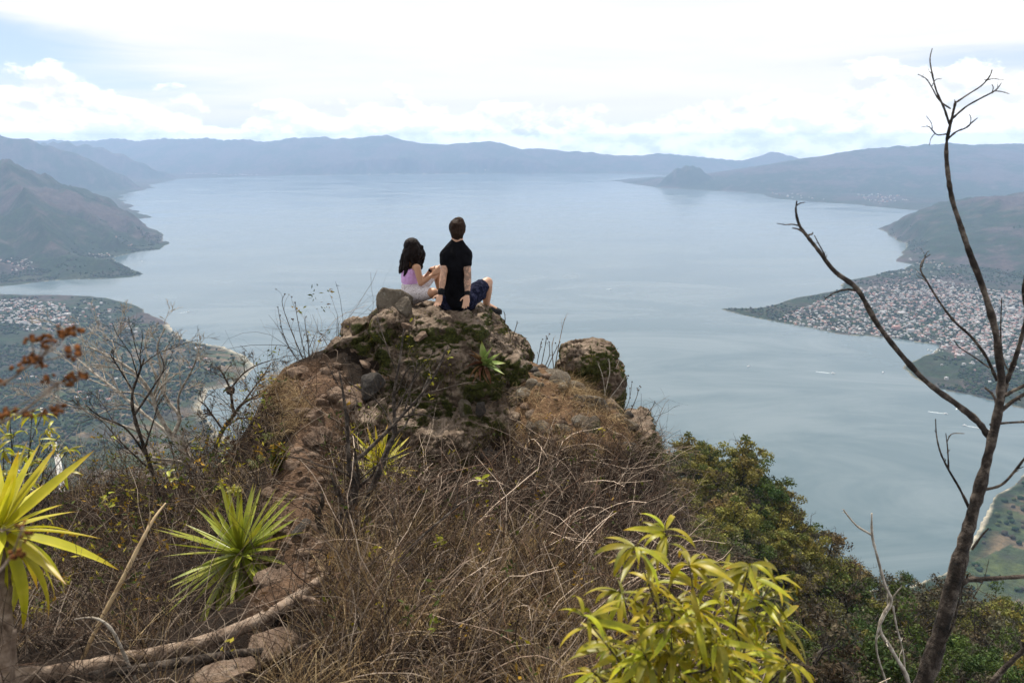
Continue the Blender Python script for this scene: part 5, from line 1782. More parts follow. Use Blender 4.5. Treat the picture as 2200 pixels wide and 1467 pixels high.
TY = 3.3
tree_px('bare_tree', 'tall leafless dark-barked tree with a forked crown at the brink of the drop', 'tree', [
    ('trunk', [(1955, 1560), (1975, 1490), (2008, 1400), (2036, 1300), (2068, 1180), (2090, 1100), (2110, 1030), (2130, 950), (2145, 880), (2151, 820), (2146, 765), (2136, 700), (2112, 620), (2082, 540), (2062, 480), (2046, 430), (2036, 370), (2033, 320), (2036, 290)],
     [3.1, 3.4], [21, 20, 18.5, 17, 15, 13.5, 12, 10.5, 9, 8, 7.2, 6.6, 6, 5.6, 5.2, 4.8, 4.4, 3.8, 3.2]),
    ('branch', [(2126, 940), (2100, 905), (2055, 868), (1990, 820), (1930, 755), (1882, 692), (1842, 622), (1792, 582), (1760, 540), (1736, 510), (1718, 485), (1710, 455), (1712, 432)], [3.35, 3.0], [7.92, 7.20, 6.48, 6.12, 5.76, 5.40, 5.04, 4.32, 3.96, 3.60, 2.88, 2.16, 1.44]),
    ('branch', [(1729, 502), (1716, 493), (1702, 490)], 3.03, [2.16, 1.80, 1.15]),
    ('branch', [(1735, 510), (1738, 505), (1745, 503), (1746, 499)], 3.03, [2.16, 1.80, 1.58, 1.08]),
    ('branch', [(1711, 442), (1719, 437), (1730, 435)], 3.0, [1.44, 1.15, 0.72]),
    ('branch', [(2036, 292), (2043, 262), (2050, 232), (2053, 218)], 3.4, [3.24, 2.88, 2.45, 2.16]),
    ('branch', [(2052, 222), (2080, 203), (2108, 185), (2125, 166), (2132, 150)], 3.4, [1.87, 1.58, 1.44, 1.22, 0.72]),
    ('branch', [(2118, 172), (2135, 170), (2158, 172)], 3.4, [1.15, 0.86, 0.58]),
    ('branch', [(2043, 258), (2075, 230), (2110, 210), (2138, 195), (2152, 178)], 3.38, [2.16, 1.87, 1.58, 1.44, 0.72]),
    ('branch', [(2136, 196), (2150, 197), (2168, 202)], 3.38, [1.15, 0.86, 0.58]),
    ('branch', [(2132, 198), (2134, 188), (2131, 182)], 3.38, [1.01, 0.86, 0.58]),
    ('branch', [(2040, 268), (2028, 232), (2012, 196), (2003, 160), (1998, 128), (2003, 104)], 3.42, [2.16, 1.94, 1.73, 1.44, 1.15, 0.65]),
    ('branch', [(2042, 234), (2018, 216), (2003, 190), (1990, 170), (1972, 160)], 3.42, [1.73, 1.44, 1.15, 1.01, 0.65]),
    ('branch', [(2001, 188), (2010, 172), (2022, 170)], 3.42, [1.01, 0.79, 0.58]),
    ('branch', [(2034, 288), (2014, 290), (2003, 280), (1994, 272), (1978, 274)], 3.4, [1.58, 1.30, 1.08, 0.86, 0.58]),
    ('branch', [(2008, 288), (2000, 298), (1997, 312)], 3.4, [1.01, 0.72, 0.58]),
    ('branch', [(2003, 282), (2001, 265), (1990, 250)], 3.4, [1.01, 0.72, 0.58]),
    ('branch', [(2037, 298), (2055, 283), (2075, 275), (2090, 262), (2100, 254)], 3.4, [2.16, 1.80, 1.58, 1.15, 0.72]),
    ('branch', [(2084, 268), (2086, 255), (2083, 246)], 3.4, [1.15, 0.86, 0.58]),
    ('branch', [(2142, 818), (2118, 765), (2085, 722), (2050, 690), (2018, 648), (1990, 602), (1978, 580), (1982, 560), (1998, 547)], [3.35, 3.6], [3.60, 3.02, 2.74, 2.45, 2.16, 1.87, 1.58, 1.30, 0.86]),
    ('branch', [(1980, 575), (1990, 545), (1996, 540)], 3.6, [1.15, 0.86, 0.58]),
    ('branch', [(2126, 790), (2090, 765), (2060, 745), (2050, 730)], 3.5, [1.73, 1.44, 1.15, 0.72]),
    ('branch', [(2152, 860), (2165, 815), (2178, 780), (2192, 735), (2205, 680), (2200, 630), (2204, 590)], [3.35, 3.1], [6.48, 5.40, 5.04, 4.68, 4.32, 3.96, 3.60]),
    ('branch', [(2160, 850), (2180, 838), (2230, 815)], 3.3, [4.32, 3.96, 3.60]),
    ('branch', [(2168, 800), (2155, 770), (2150, 720), (2152, 640)], 3.4, [1.80, 1.58, 1.44, 0.86]),
    ('branch', [(2127, 912), (2165, 908), (2230, 905)], 3.3, [3.24, 2.52, 2.16]),
    ('branch', [(2112, 1052), (2150, 1042), (2180, 1012), (2215, 965)], 3.25, [3.60, 3.02, 2.88, 2.52]),
    ('branch', [(2084, 1095), (2062, 1050), (2036, 1005), (2020, 970), (2012, 935), (2010, 900)], 3.25, [3.24, 2.59, 2.30, 1.87, 1.44, 1.01]),
    ('branch', [(2038, 1008), (2036, 965), (2032, 930)], 3.25, [1.87, 1.44, 0.86]),
    ('branch', [(2034, 950), (2045, 932), (2072, 931)], 3.25, [1.30, 1.08, 0.72]),
    ('branch', [(2054, 1268), (2078, 1246), (2120, 1243), (2230, 1236)], 3.15, [7.20, 6.48, 5.76, 5.40]),
    ('branch', [(2088, 1180), (2108, 1152), (2124, 1134)], 3.2, [3.24, 2.52, 1.30]),
    ('branch', [(2020, 1400), (2048, 1340), (2058, 1300), (2070, 1250), (2075, 1200)], 3.1, [2.88, 2.30, 1.87, 1.44, 0.86]),
    ('branch', [(2100, 1520), (2140, 1455), (2200, 1395), (2260, 1340)], 3.0, [6.48, 6.12, 5.76, 5.04]),
    ('branch', [(2090, 1285), (2100, 1268), (2115, 1240), (2125, 1200)], 3.18, [1.44, 1.15, 0.86, 0.58]),
], M_BARK_DARK, 700, dict(per=3, levels=2, ratio=0.10, spread=1.0, S=5, minr=0.0009), lump=0.10)

tree_px('bare_sapling', 'thin crooked leafless sapling beside the tall bare tree', 'sapling', [
    ('trunk', [(1970, 1560), (1950, 1460), (1915, 1395), (1890, 1352), (1898, 1322), (1915, 1290), (1902, 1258), (1886, 1200), (1874, 1150), (1873, 1102)], 3.9, [6, 5.5, 5, 4.5, 4.5, 4, 3.6, 3.2, 2.6, 1.6]),
    ('branch', [(1872, 1148), (1842, 1130), (1822, 1108), (1812, 1094)], 3.9, [3, 2.4, 2, 1.2]),
    ('branch', [(1918, 1300), (1926, 1345), (1940, 1400), (1945, 1460)], 3.95, [2.5, 2.2, 2, 2]),
    ('branch', [(1905, 1470), (1884, 1400), (1886, 1355), (1905, 1312)], 3.85, [3, 2.4, 2, 1.4]),
], M_BARK_PALE, 760, dict(per=2, levels=1, ratio=0.12, S=5, minr=0.001), K=7)

LY = 8.0
tree_px('bare_tree', 'pale-barked leafless little tree spreading before the delta shore', 'tree', [
    ('trunk', [(452, 1120), (432, 1050), (415, 1000), (395, 965), (370, 938)], [7.6, 8.0], [11.25, 10.00, 9.38, 8.75, 7.50]),
    ('branch', [(370, 938), (340, 890), (326, 850), (295, 805), (235, 765), (180, 742)], [8, 7.8], [5.25, 4.50, 4.00, 3.25, 2.50, 1.50]),
    ('branch', [(370, 938), (310, 890), (245, 835), (200, 800), (165, 770)], [8, 8.4], [4.75, 3.75, 3.00, 2.25, 1.25]),
    ('branch', [(371, 936), (386, 897), (360, 860), (332, 800), (312, 745), (320, 705)], [8, 8.3], [4.50, 4.00, 3.50, 2.75, 2.00, 1.25]),
    ('branch', [(386, 897), (384, 850), (410, 800), (426, 760)], [8.1, 7.7], [3.00, 2.50, 2.00, 1.25]),
    ('branch', [(415, 1000), (400, 960), (430, 935), (438, 915)], [7.8, 7.7], [3.00, 2.75, 2.25, 1.50]),
    ('branch', [(330, 850), (345, 800), (338, 745), (355, 705)], [8.0, 7.8], [2.75, 2.25, 1.75, 1.12]),
    ('branch', [(300, 880), (265, 800), (250, 760), (240, 730)], [8.2, 8.5], [2.50, 2.00, 1.50, 1.00]),
    ('branch', [(360, 1000), (300, 930), (230, 905), (180, 880), (160, 850)], [8.0, 7.7], [3.25, 2.75, 2.25, 1.75, 1.12]),
], M_BARK_PALE, 780, dict(per=6, levels=3, ratio=0.42, spread=0.8, wig=0.13, up=0.35, S=6, minr=0.0026), K=7)
tree_px('bare_tree', 'dark leafless little tree tangled with the pale-barked one', 'tree', [
    ('trunk', [(355, 1130), (335, 1040), (318, 985), (290, 900), (284, 850), (296, 810), (310, 770)], 7.3, [5.5, 4.8, 4.2, 3.6, 3, 2.6, 1.8]),
    ('branch', [(318, 985), (270, 920), (215, 895), (185, 870)], [7.3, 7.1], [2.8, 2.2, 1.6, 1]),
    ('branch', [(290, 890), (330, 830), (352, 790), (340, 750)], [7.3, 7.5], [2.4, 2, 1.5, 1]),
    ('branch', [(286, 840), (255, 790), (236, 760)], [7.3, 7.2], [2, 1.5, 1]),
], M_BARK_DARK, 790, dict(per=5, levels=3, ratio=0.42, spread=0.8, wig=0.13, up=0.3, S=6, minr=0.0018), K=7)
r_ = tree_px('bare_shrub', 'dense leafless shrub with a dark bird nest like clump before the lake', 'shrub', [
    ('trunk', [(455, 990), (475, 930), (500, 895), (520, 868), (560, 845), (585, 825)], [8.4, 8.6], [5, 4.6, 4, 3.4, 2.4, 1.5]),
    ('branch', [(503, 890), (498, 860), (494, 835), (480, 805), (470, 790)], [8.5, 8.6], [3.4, 3, 2.6, 1.8, 1.2]),
    ('branch', [(494, 838), (520, 805), (550, 785), (580, 775)], [8.5, 8.3], [2.2, 1.8, 1.4, 1]),
    ('branch', [(480, 925), (455, 890), (440, 870), (425, 858)], [8.5, 8.4], [2.4, 1.9, 1.5, 1]),
    ('branch', [(520, 868), (548, 830), (570, 800), (582, 780)], [8.6, 8.8], [2.2, 1.8, 1.4, .8]),
], M_BARK_DARK, 800, dict(per=7, levels=3, ratio=0.48, spread=1.1, wig=0.2, up=0.2, S=6, minr=0.0018), K=7)
rng_ = np.random.default_rng(3)
V_, F_ = ICO[3]
nest = MB(); nest.add(V_ * 0.052 * (0.7 + 0.5 * rng_.random((len(V_), 1))), F_)
link('nest', nest.mesh('nest', M_BARK_DARK), r_, P(494, 838, 8.45) - r_.location)

GY = 4.7
tree_px('gnarled_shrub', 'gnarled twisting shrub with mottled dark bark in front of the outcrop', 'shrub', [
    ('trunk', [(690, 1350), (697, 1270), (702, 1218), (716, 1160), (738, 1128), (757, 1085), (763, 1050), (761, 1026), (750, 1004)], [4.25, 4.5], [13, 12, 12, 12.5, 11, 9, 8.5, 8, 7.5]),
    ('branch', [(750, 1004), (748, 960), (746, 920), (742, 880), (735, 830), (728, 795)], [4.5, 4.7], [5, 4.4, 4, 3.4, 2.4, 1.2]),
    ('branch', [(751, 1004), (768, 985), (785, 972), (840, 918), (868, 888), (898, 856), (930, 812), (955, 760), (962, 745)], [4.5, 4.9], [5.5, 5, 4.6, 4, 3.4, 3, 2.6, 2, 1.2]),
    ('branch', [(868, 888), (880, 840), (892, 800), (896, 778)], [4.75, 4.8], [2.4, 2, 1.6, 1]),
    ('branch', [(714, 1165), (694, 1142), (683, 1118), (686, 1098), (693, 1080), (690, 1060)], 4.45, [8, 7.5, 7, 6, 5, 3]),
    ('branch', [(722, 1185), (745, 1150), (772, 1115), (795, 1060), (814, 1012), (836, 958), (848, 926), (846, 850), (858, 780), (868, 705)], [4.4, 5.0], [11, 10, 9, 8, 7, 6, 5, 3.5, 2.5, 1.2]),
    ('branch', [(730, 1240), (750, 1190), (757, 1160), (768, 1120)], 4.35, [8, 7.5, 7, 6]),
    ('branch', [(760, 1030), (730, 1010), (690, 1000), (650, 985), (600, 980)], [4.5, 4.4], [2.4, 2, 1.6, 1.3, .8]),
    ('branch', [(846, 900), (900, 890), (940, 900)], [4.9, 4.7], [2, 1.6, 1]),
    ('branch', [(762, 1040), (810, 1000), (860, 975), (900, 970)], [4.5, 4.3], [2.4, 2, 1.6, 1]),
], M_BARK_DARK, 820, dict(per=4, levels=2, ratio=0.40, spread=0.9, wig=0.16, up=0.3, S=6, minr=0.0014))
tree_px('leaning_sapling', 'thin dark sapling leaning over the straw grass below the gnarled shrub', 'sapling', [
    ('trunk', [(770, 1400), (800, 1330), (830, 1250), (870, 1190), (920, 1140), (980, 1090), (1030, 1050)], [3.5, 4.4], [5, 4.6, 4, 3.6, 3, 2.4, 1.4]),
    ('branch', [(825, 1260), (880, 1230), (950, 1205), (1000, 1190)], [3.8, 3.9], [2.4, 2, 1.5, 1]),
    ('branch', [(870, 1190), (850, 1130), (840, 1090)], [4.0, 4.1], [2.2, 1.8, 1]),
], M_BARK_DARK, 840, dict(per=3, levels=2, ratio=0.35, S=6, minr=0.0012), K=7)


def build_logs():
    root = empty('fallen_trunk', P(40, 1455, 2.5), 'long weathered fallen trunk lying across the foreground stones', 'log')
    _, pts, rad = limb_px('trunk', [(-60, 1480), (40, 1455), (150, 1442), (260, 1418), (400, 1390), (520, 1348), (600, 1308), (655, 1270), (700, 1236)], [2.45, 3.7], [19, 19, 19, 18, 17, 17, 16, 15, 12], root, M_LOG, n=60, K=14, lump=0.03, seed=5)
    limb_px('branch_stub', [(640, 1283), (672, 1290), (690, 1300)], [3.45, 3.4], [8, 7, 5], root, M_LOG, n=10)
    root = empty('log', P(220, 1446, 2.6), 'thinner dark log lying in front of the fallen trunk', 'log')
    limb_px('trunk', [(190, 1452), (330, 1432), (430, 1416), (520, 1404), (600, 1398), (650, 1392)], [2.6, 3.1], [9, 11, 12, 12, 11, 8], root, M_BARK_DARK, n=40, K=12, lump=0.05, seed=6)
    root = empty('dry_stalk', P(168, 1440, 3.0), 'pale broken dry stalk slanting up out of the brush', 'stalk')
    limb_px('stalk', [(150, 1470), (210, 1345), (260, 1250), (300, 1170), (330, 1115), (356, 1080)], [2.9, 3.3], [6, 5, 5, 4.5, 3.4, 1.6], root, M_STALK, n=24, K=8, lump=0.06, seed=7)
    limb_px('side_stalk', [(300, 1172), (318, 1130), (324, 1100)], 3.2, [2.4, 2, 1], root, M_STALK, n=10, K=6)
    root = empty('dry_twig', P(290, 1460, 2.7), 'bleached crooked twig arching over the fallen trunk', 'twig')
    limb_px('twig', [(300, 1480), (282, 1440), (262, 1395), (245, 1360), (222, 1335), (195, 1326), (160, 1330)], 2.75, [4.5, 4, 4, 3.6, 3.2, 2.6, 1.6], root, M_BARK_PALE, n=24, K=7, seed=8)
    for k, (a, b, c, y) in enumerate([((25, 1500), (28, 1400), (32, 1352), 2.45), ((640, 1330), (655, 1240), (668, 1160), 3.4)]):
        root = empty('broken_stick', P(*a, y), ('splintered grey stick standing beside the yellow yucca trunk', 'thin upright dry stick beside the fallen trunk end')[k], 'stick')
        limb_px('stick', [a, b, c], y, [7, 6, 5] if k == 0 else [2, 1.6, 1], root, M_LOG, n=10, K=8, lump=0.1, seed=9)


M_STALK = simple_mat('pale_stalk', [(0.3, (0.30, 0.20, 0.11)), (0.5, (0.44, 0.32, 0.18)), (0.7, (0.56, 0.43, 0.27))], 14, 0.8)
build_logs()


def stem_clump(label, stems, Y, mat, seed, dots=False, twig=None, group=None):
    """bunch of thin dry stems against the lake"""
    root = empty('dry_plant', P(stems[0][0][0], stems[0][0][1], Y), label, 'dry plant', group)
    rng = np.random.default_rng(seed)
    paths, rads = [], []
    for i, px in enumerate(stems):
        rp = np.linspace(1.1, 0.55, len(px))
        _, pts, rad = limb_px('stem', px, Y + rng.uniform(-.15, .15), rp, root, mat, n=14, K=5, lump=0.05, seed=seed + i)
        p, r = smooth_path(pts, rad, 10)
        paths.append(p); rads.append(r)
    tw = twiggery(paths, rads, rng, **(twig or dict(per=3, levels=1, ratio=0.22, spread=0.55, up=0.6, S=5, minr=0.0009)))
    o = np.array(root.location)
    mb = MB()
    for pts, rr in tw:
        V, Fq = tubes(pts - o, rr, 4); mb.add(V, Fq)
    tag(link('twigs', mb.mesh('twigs', mat), root), kind='stuff')
    if dots:
        mb = MB(); v, f = ICO[1]
        ends = np.concatenate([p[-1][:, -1] if False else pts[:, -1] for pts, _ in tw] + [p[-1][None] for p in paths])
        for e in ends:
            mb.add(v * rng.uniform(0.006, 0.010) + e - o, f)
        tag(link('seed_heads', mb.mesh('seed_heads', M_BARK_DARK), root), kind='stuff')


stem_clump('tall thin dry stems on the soil rim left of the outcrop', [[(665, 800), (640, 745), (618, 690), (606, 650), (612, 632)], [(668, 795), (662, 740), (655, 690), (658, 680)], [(664, 800), (650, 740), (640, 690), (634, 650)], [(660, 800), (630, 760), (608, 715), (597, 660)], [(670, 795), (664, 760), (662, 720)]], 7.9, M_BARK_DARK, 900, dots=True)
stem_clump('dry stems with dark seed heads in the gap between outcrop and block', [[(1160, 800), (1170, 750), (1175, 725)], [(1150, 800), (1158, 760), (1163, 735)], [(1172, 800), (1190, 760), (1203, 735)], [(1140, 800), (1135, 760), (1130, 750)], [(1120, 790), (1128, 760), (1135, 745)], [(1165, 800), (1180, 765), (1180, 735)]], 8.2, M_BARK_DARK, 910, dots=True)
stem_clump('single tall grass stalks beside the crumbly block', [[(1192, 790), (1200, 745), (1208, 705), (1214, 683)], [(1190, 795), (1186, 750), (1190, 725)]], 8.25, M_LOG, 920)
stem_clump('bare pale twigs growing up the mossy side of the crumbly block', [[(1300, 850), (1295, 810), (1285, 780)], [(1305, 850), (1320, 800), (1330, 775)], [(1298, 850), (1310, 800), (1308, 770)], [(1302, 852), (1290, 815), (1275, 790)], [(1310, 855), (1330, 830), (1345, 805)]], 7.75, M_BARK_PALE, 930)
stem_clump('sparse twiggy stems on the outer rim of the shelf', [[(1340, 900), (1342, 850), (1346, 815)], [(1345, 905), (1365, 860), (1372, 838)], [(1380, 905), (1398, 880), (1405, 868)], [(1330, 900), (1350, 865), (1358, 820)]], 7.1, M_BARK_DARK, 940, dots=True)
stem_clump('fine dry stems rising behind the right shoulder of the outcrop', [[(1100, 730), (1108, 705), (1112, 690)], [(1085, 700), (1085, 680), (1082, 668)], [(1112, 770), (1122, 740), (1127, 725)], [(1110, 800), (1118, 760), (1120, 740)]], 7.9, M_BARK_DARK, 950)

# ------------------------------------------------------------------ woods on the spur to the right
def leaf_mat(name, c0, c1):
    return simple_mat(name, [(0.3, c0), (0.7, c1)], 0.5, 0.7, spec=0.2, translucent=0.25, rand=0.35)


M_TREES = {'green': leaf_mat('green_foliage', (0.018, 0.032, 0.007), (0.070, 0.100, 0.019)),
           'olive': leaf_mat('olive_foliage', (0.058, 0.060, 0.011), (0.205, 0.186, 0.042)),
           'tan': leaf_mat('tan_foliage', (0.080, 0.060, 0.022), (0.230, 0.175, 0.066)),
           'brown': leaf_mat('brown_foliage', (0.038, 0.033, 0.018), (0.100, 0.084, 0.048))}
M_TRUNK = simple_mat('forest_trunk', [(0.3, (0.0140, 0.0112, 0.0091)), (0.7, (0.0560, 0.0448, 0.0364))], 2, 0.9)


def tree_template(kind, seed, H=8.5, nclump=26, per=85, leaf=0.16):
    rng = np.random.default_rng(seed)
    # trunk and limbs
    base = grow_stems(np.zeros((1, 3)), np.array([[rng.normal() * .15, rng.normal() * .15, 1.0]]), np.array([H * 0.55]), 8, 0.07, np.array([-0.02]), rng)[0]
    br = np.linspace(0.22, 0.10, 8)
    mb = MB()
    V, Fq = tubes(base, br, 7); mb.add(V, Fq)
    nb = 9
    bi = rng.integers(3, 8, nb)
    dirs = rng.normal(size=(nb, 3)) * np.array([1, 1, .35]) + np.array([0, 0, .7])
    l1 = grow_stems(base[bi], dirs, rng.uniform(.32, .52, nb) * H, 7, .16, np.full(nb, -.03), rng)
    V, Fq = tubes(l1, np.linspace(.10, .035, 7)[None].repeat(nb, 0), 5); mb.add(V, Fq)
    nb2 = 34
    wi, at = rng.integers(0, nb, nb2), rng.integers(3, 7, nb2)
    d2 = rng.normal(size=(nb2, 3)) + np.array([0, 0, .5])
    l2 = grow_stems(l1[wi, at], d2, rng.uniform(.12, .26, nb2) * H, 6, .18, np.full(nb2, -.02), rng)
    V, Fq = tubes(l2, np.linspace(.04, .015, 6)[None].repeat(nb2, 0), 4); mb.add(V, Fq)
    nb3 = 130 if kind in ('brown', 'tan') else 60
    wi, at = rng.integers(0, nb2, nb3), rng.integers(2, 6, nb3)
    d3 = rng.normal(size=(nb3, 3)) + np.array([0, 0, .4])
    l3 = grow_stems(l2[wi, at], d3, rng.uniform(.06, .14, nb3) * H, 5, .2, np.zeros(nb3), rng)
    V, Fq = tubes(l3, np.linspace(.022, .010, 5)[None].repeat(nb3, 0), 3); mb.add(V, Fq)
    trunk = mb.mesh('trunk', M_TRUNK, True)
    # leaf clumps at the limb ends
    tips = np.concatenate([l2[:, -1], l2[:, 3], l3[:, -1]])
    cl = tips[rng.choice(len(tips), nclump, replace=False)]
    mb = MB()
    n = nclump * per
    rad = rng.uniform(.06, .125, nclump) * H
    g = rng.normal(size=(n, 3)); g /= np.linalg.norm(g, axis=1, keepdims=True)
    rr = rng.random(n) ** 0.45
    c = np.repeat(cl, per, axis=0) + g * (rr * np.repeat(rad, per))[:, None] * np.array([1.15, 1.15, .62])
    d = rng.normal(size=(n, 3)); d /= np.linalg.norm(d, axis=1, keepdims=True)
    s = np.cross(d, g + rng.normal(size=(n, 3)) * .5); s /= np.linalg.norm(s, axis=1, keepdims=True) + 1e-9
    L = leaf * rng.uniform(.6, 1.4, n)[:, None]
    V = np.stack([c - d * L, c + s * L * .55, c + d * L, c - s * L * .55], 1)
    tone = np.repeat(rng.uniform(.6, 1.3, nclump), per)[:, None] * rng.uniform(.7, 1.3, (n, 1))
    hue = np.repeat(rng.normal(size=(nclump, 1)), per, axis=0) * np.array([[.10, .0, -.05]])
    mb.add(V.reshape(-1, 3), np.arange(n * 4).reshape(-1, 4), np.repeat(np.clip(tone + hue, .2, 2), 4, axis=0))
    return trunk, mb.mesh('crown', M_TREES[kind])


def build_forest():
    rng = np.random.default_rng(77)
    kinds = ['green', 'green', 'olive', 'olive', 'tan', 'brown', 'brown', 'brown']
    T = []
    for i, k in enumerate(kinds):
        T.append((k, tree_template(k, 40 + i, nclump={'green': 44, 'olive': 44, 'tan': 34, 'brown': 30}[k], per={'green': 80, 'olive': 80, 'tan': 80, 'brown': 60}[k])))
    words = {'green': 'leafy dark green tree', 'olive': 'olive green tree with a fine yellowish crown', 'tan': 'tan-crowned half dry tree', 'brown': 'brown nearly leafless tree'}
    idx = {k: [i for i, q in enumerate(kinds) if q == k] for k in words}

    def put(px, py, Y, kind, s, label=None, group=None):
        q = P(px, py, Y)
        z = float(hill_z(q.x, q.y))
        i = rng.choice(idx[kind])
        o = empty('tree', (q.x, q.y, z - 0.2), label or '%s among the woods of the steep spur' % words[kind], 'tree', group or ('%s trees of the spur woods' % kind))
        o.rotation_euler = (rng.normal() * .06, rng.normal() * .06, rng.uniform(0, 6.28))
        o.scale = (s, s, s * rng.uniform(.85, 1.1))
        link('trunk', T[i][1][0], o); link('crown', T[i][1][1], o)

    # trees that stand out along the skyline of the spur
    put(1705, 1190, 99, 'green', 1.1, 'slender green tree standing free on the skyline of the spur', 'skyline trees of the spur')
    put(1768, 1240, 97, 'tan', 1.25, 'tall tan-crowned tree against the water on the spur', 'skyline trees of the spur')
    put(1830, 1280, 95, 'tan', 1.05, 'low tan tree leaning over the water on the spur', 'skyline trees of the spur')
    put(1520, 1040, 112, 'green', .75, 'small round green tree on the top rim of the spur', 'skyline trees of the spur')
    put(1645, 1060, 106, 'brown', .85, 'small leafless tree at the outer corner of the spur top', 'skyline trees of the spur')
    for px, py, Y, kd, s in ((1465, 1072, 110, 'olive', 1.15), (1535, 1080, 110, 'olive', 1.3), (1590, 1085, 107, 'olive', 1.35), (1638, 1105, 104, 'green', 1.2), (1570, 1140, 96, 'olive', 1.25), (1500, 1130, 96, 'green', 1.1), (1660, 1165, 99, 'olive', 1.1), (1610, 1160, 93, 'green', 1.0)):
        put(px, py, Y, kd, s)
    n = 0
    cells = {}
    poly = [(1405, 985), (1650, 1000), (1700, 1090), (1860, 1225), (1960, 1270), (2230, 1380), (2230, 1560), (1500, 1560), (1420, 1300)]
    cx, cy = rng.uniform(1400, 2240, 3200), rng.uniform(1010, 1560, 3200)
    k = in_poly(cx, cy, poly)
    cx, cy = cx[k], cy[k]
    Ys = np.exp(np.linspace(math.log(16), math.log(125), 90))
    u, v_ = (cx - 1100) / F_PX, (733.5 - cy) / F_PX
    sc = Ys[None] / (CT + v_ * ST)[:, None]
    X3, Z3 = u[:, None] * sc, (-ST + v_ * CT)[:, None] * sc
    Y3 = np.broadcast_to(Ys[None], X3.shape)
    under = Z3 < hill_z(X3, Y3)
    first = np.argmax(under, 1)
    for ci in range(len(cx)):
        if n >= 260:
            break
        if not under[ci].any():
            continue
        px, py, Y = cx[ci], cy[ci], Ys[first[ci]]
        q = (X3[ci, first[ci]], Y)
        sp = 4.3 if Y > 55 else 3.0
        key = (int(q[0] // sp), int(q[1] // sp))
        if key in cells:
            continue
        cells[key] = 1
        f = fbm(np.array([[q[0] / 18, q[1] / 18, 0]]), 2, .5, 3)[0]
        top = py < 1120 and px < 1680
        pr = [.22, .56, .06, .16] if top else ([.18, .46, .08, .28] if py < 1280 else [.18, .34, .04, .44])
        pr = np.array(pr); pr[0] *= 1 + 1.5 * max(0, f); pr[3] *= 1 - 1.2 * min(0, f); pr /= pr.sum()
        kind = rng.choice(['green', 'olive', 'tan', 'brown'], p=pr)
        s = rng.uniform(.70, 1.15) if Y > 55 else rng.uniform(.40, .72)
        put(px, py, Y, kind, s)
        n += 1


build_forest()

# ------------------------------------------------------------------ the two hikers
def skin_mat(name, col):
    m, t, bs, out = new_mat(name)
    p = ocoord(t)
    n = t.noise(p, 18, 4, 0.6)
    c = t.mix(t.m('MULTIPLY', n, 0.35), col, tuple(x * 0.72 for x in col))
    c = t.mix(1.0, c, tint(t), 'MULTIPLY')
    t.put(bs.inputs['Base Color'], c)
    t.put(bs.inputs['Roughness'], 0.5)
    t.put(bs.inputs['Subsurface Weight'], 0.08)
    t.put(bs.inputs['Subsurface Radius'], (0.02, 0.008, 0.005))
    return m


def cloth_mat(name, stops, scale, rough=0.95, bs_=0.004, weave=700, spec=0.05):
    m, t, bs, out = new_mat(name)
    p = ocoord(t)
    c = t.ramp(t.noise(p, scale, 5, 0.6, 0.6), stops)
    t.put(bs.inputs['Base Color'], c)
    t.put(bs.inputs['Roughness'], rough); t.put(bs.inputs['Specular IOR Level'], spec)
    bump(t, bs, t.m('ADD', t.noise(t.vm('MULTIPLY', p, (1, 1, 0.6)), 14, 4, 0.6, 1.2), t.m('MULTIPLY', t.noise(p, weave, 1, 0.5), 0.06)), bs_ * 4)
    return m


M_SKIN_M = skin_mat('tanned_skin', (0.42, 0.235, 0.150))
M_SKIN_W = skin_mat('brown_skin', (0.40, 0.205, 0.115))
M_TEE = cloth_mat('black_cotton', [(0.3, (0.003, 0.003, 0.004)), (0.7, (0.007, 0.007, 0.009))], 9)
M_SHORTS = cloth_mat('navy_pattern_shorts', [(0.40, (0.005, 0.006, 0.014)), (0.52, (0.010, 0.011, 0.026)), (0.58, (0.028, 0.030, 0.055)), (0.66, (0.014, 0.015, 0.036))], 26)
M_TANK = cloth_mat('lavender_jersey', [(0.3, (0.52, 0.29, 0.56)), (0.7, (0.64, 0.40, 0.68))], 8)
M_LEGGING = cloth_mat('pale_snake_leggings', [(0.35, (0.30, 0.255, 0.265)), (0.5, (0.52, 0.47, 0.48)), (0.62, (0.66, 0.62, 0.63))], 70)
M_HAIR_M = cloth_mat('brown_hair', [(0.3, (0.008, 0.005, 0.004)), (0.7, (0.036, 0.020, 0.013))], 60, 0.5, 0.004)
M_HAIR_W = cloth_mat('long_dark_hair', [(0.3, (0.004, 0.003, 0.003)), (0.7, (0.016, 0.010, 0.009))], 40, 0.42, 0.004)
M_SHOE = cloth_mat('dark_shoe', [(0.3, (0.010, 0.010, 0.011)), (0.7, (0.045, 0.045, 0.048))], 30, 0.7)
M_SOLE = cloth_mat('shoe_sole', [(0.3, (0.03, 0.03, 0.03)), (0.7, (0.09, 0.085, 0.08))], 30, 0.8)
M_BAND = cloth_mat('black_band', [(0.3, (0.006, 0.006, 0.007)), (0.7, (0.012, 0.012, 0.014))], 30, 0.6)


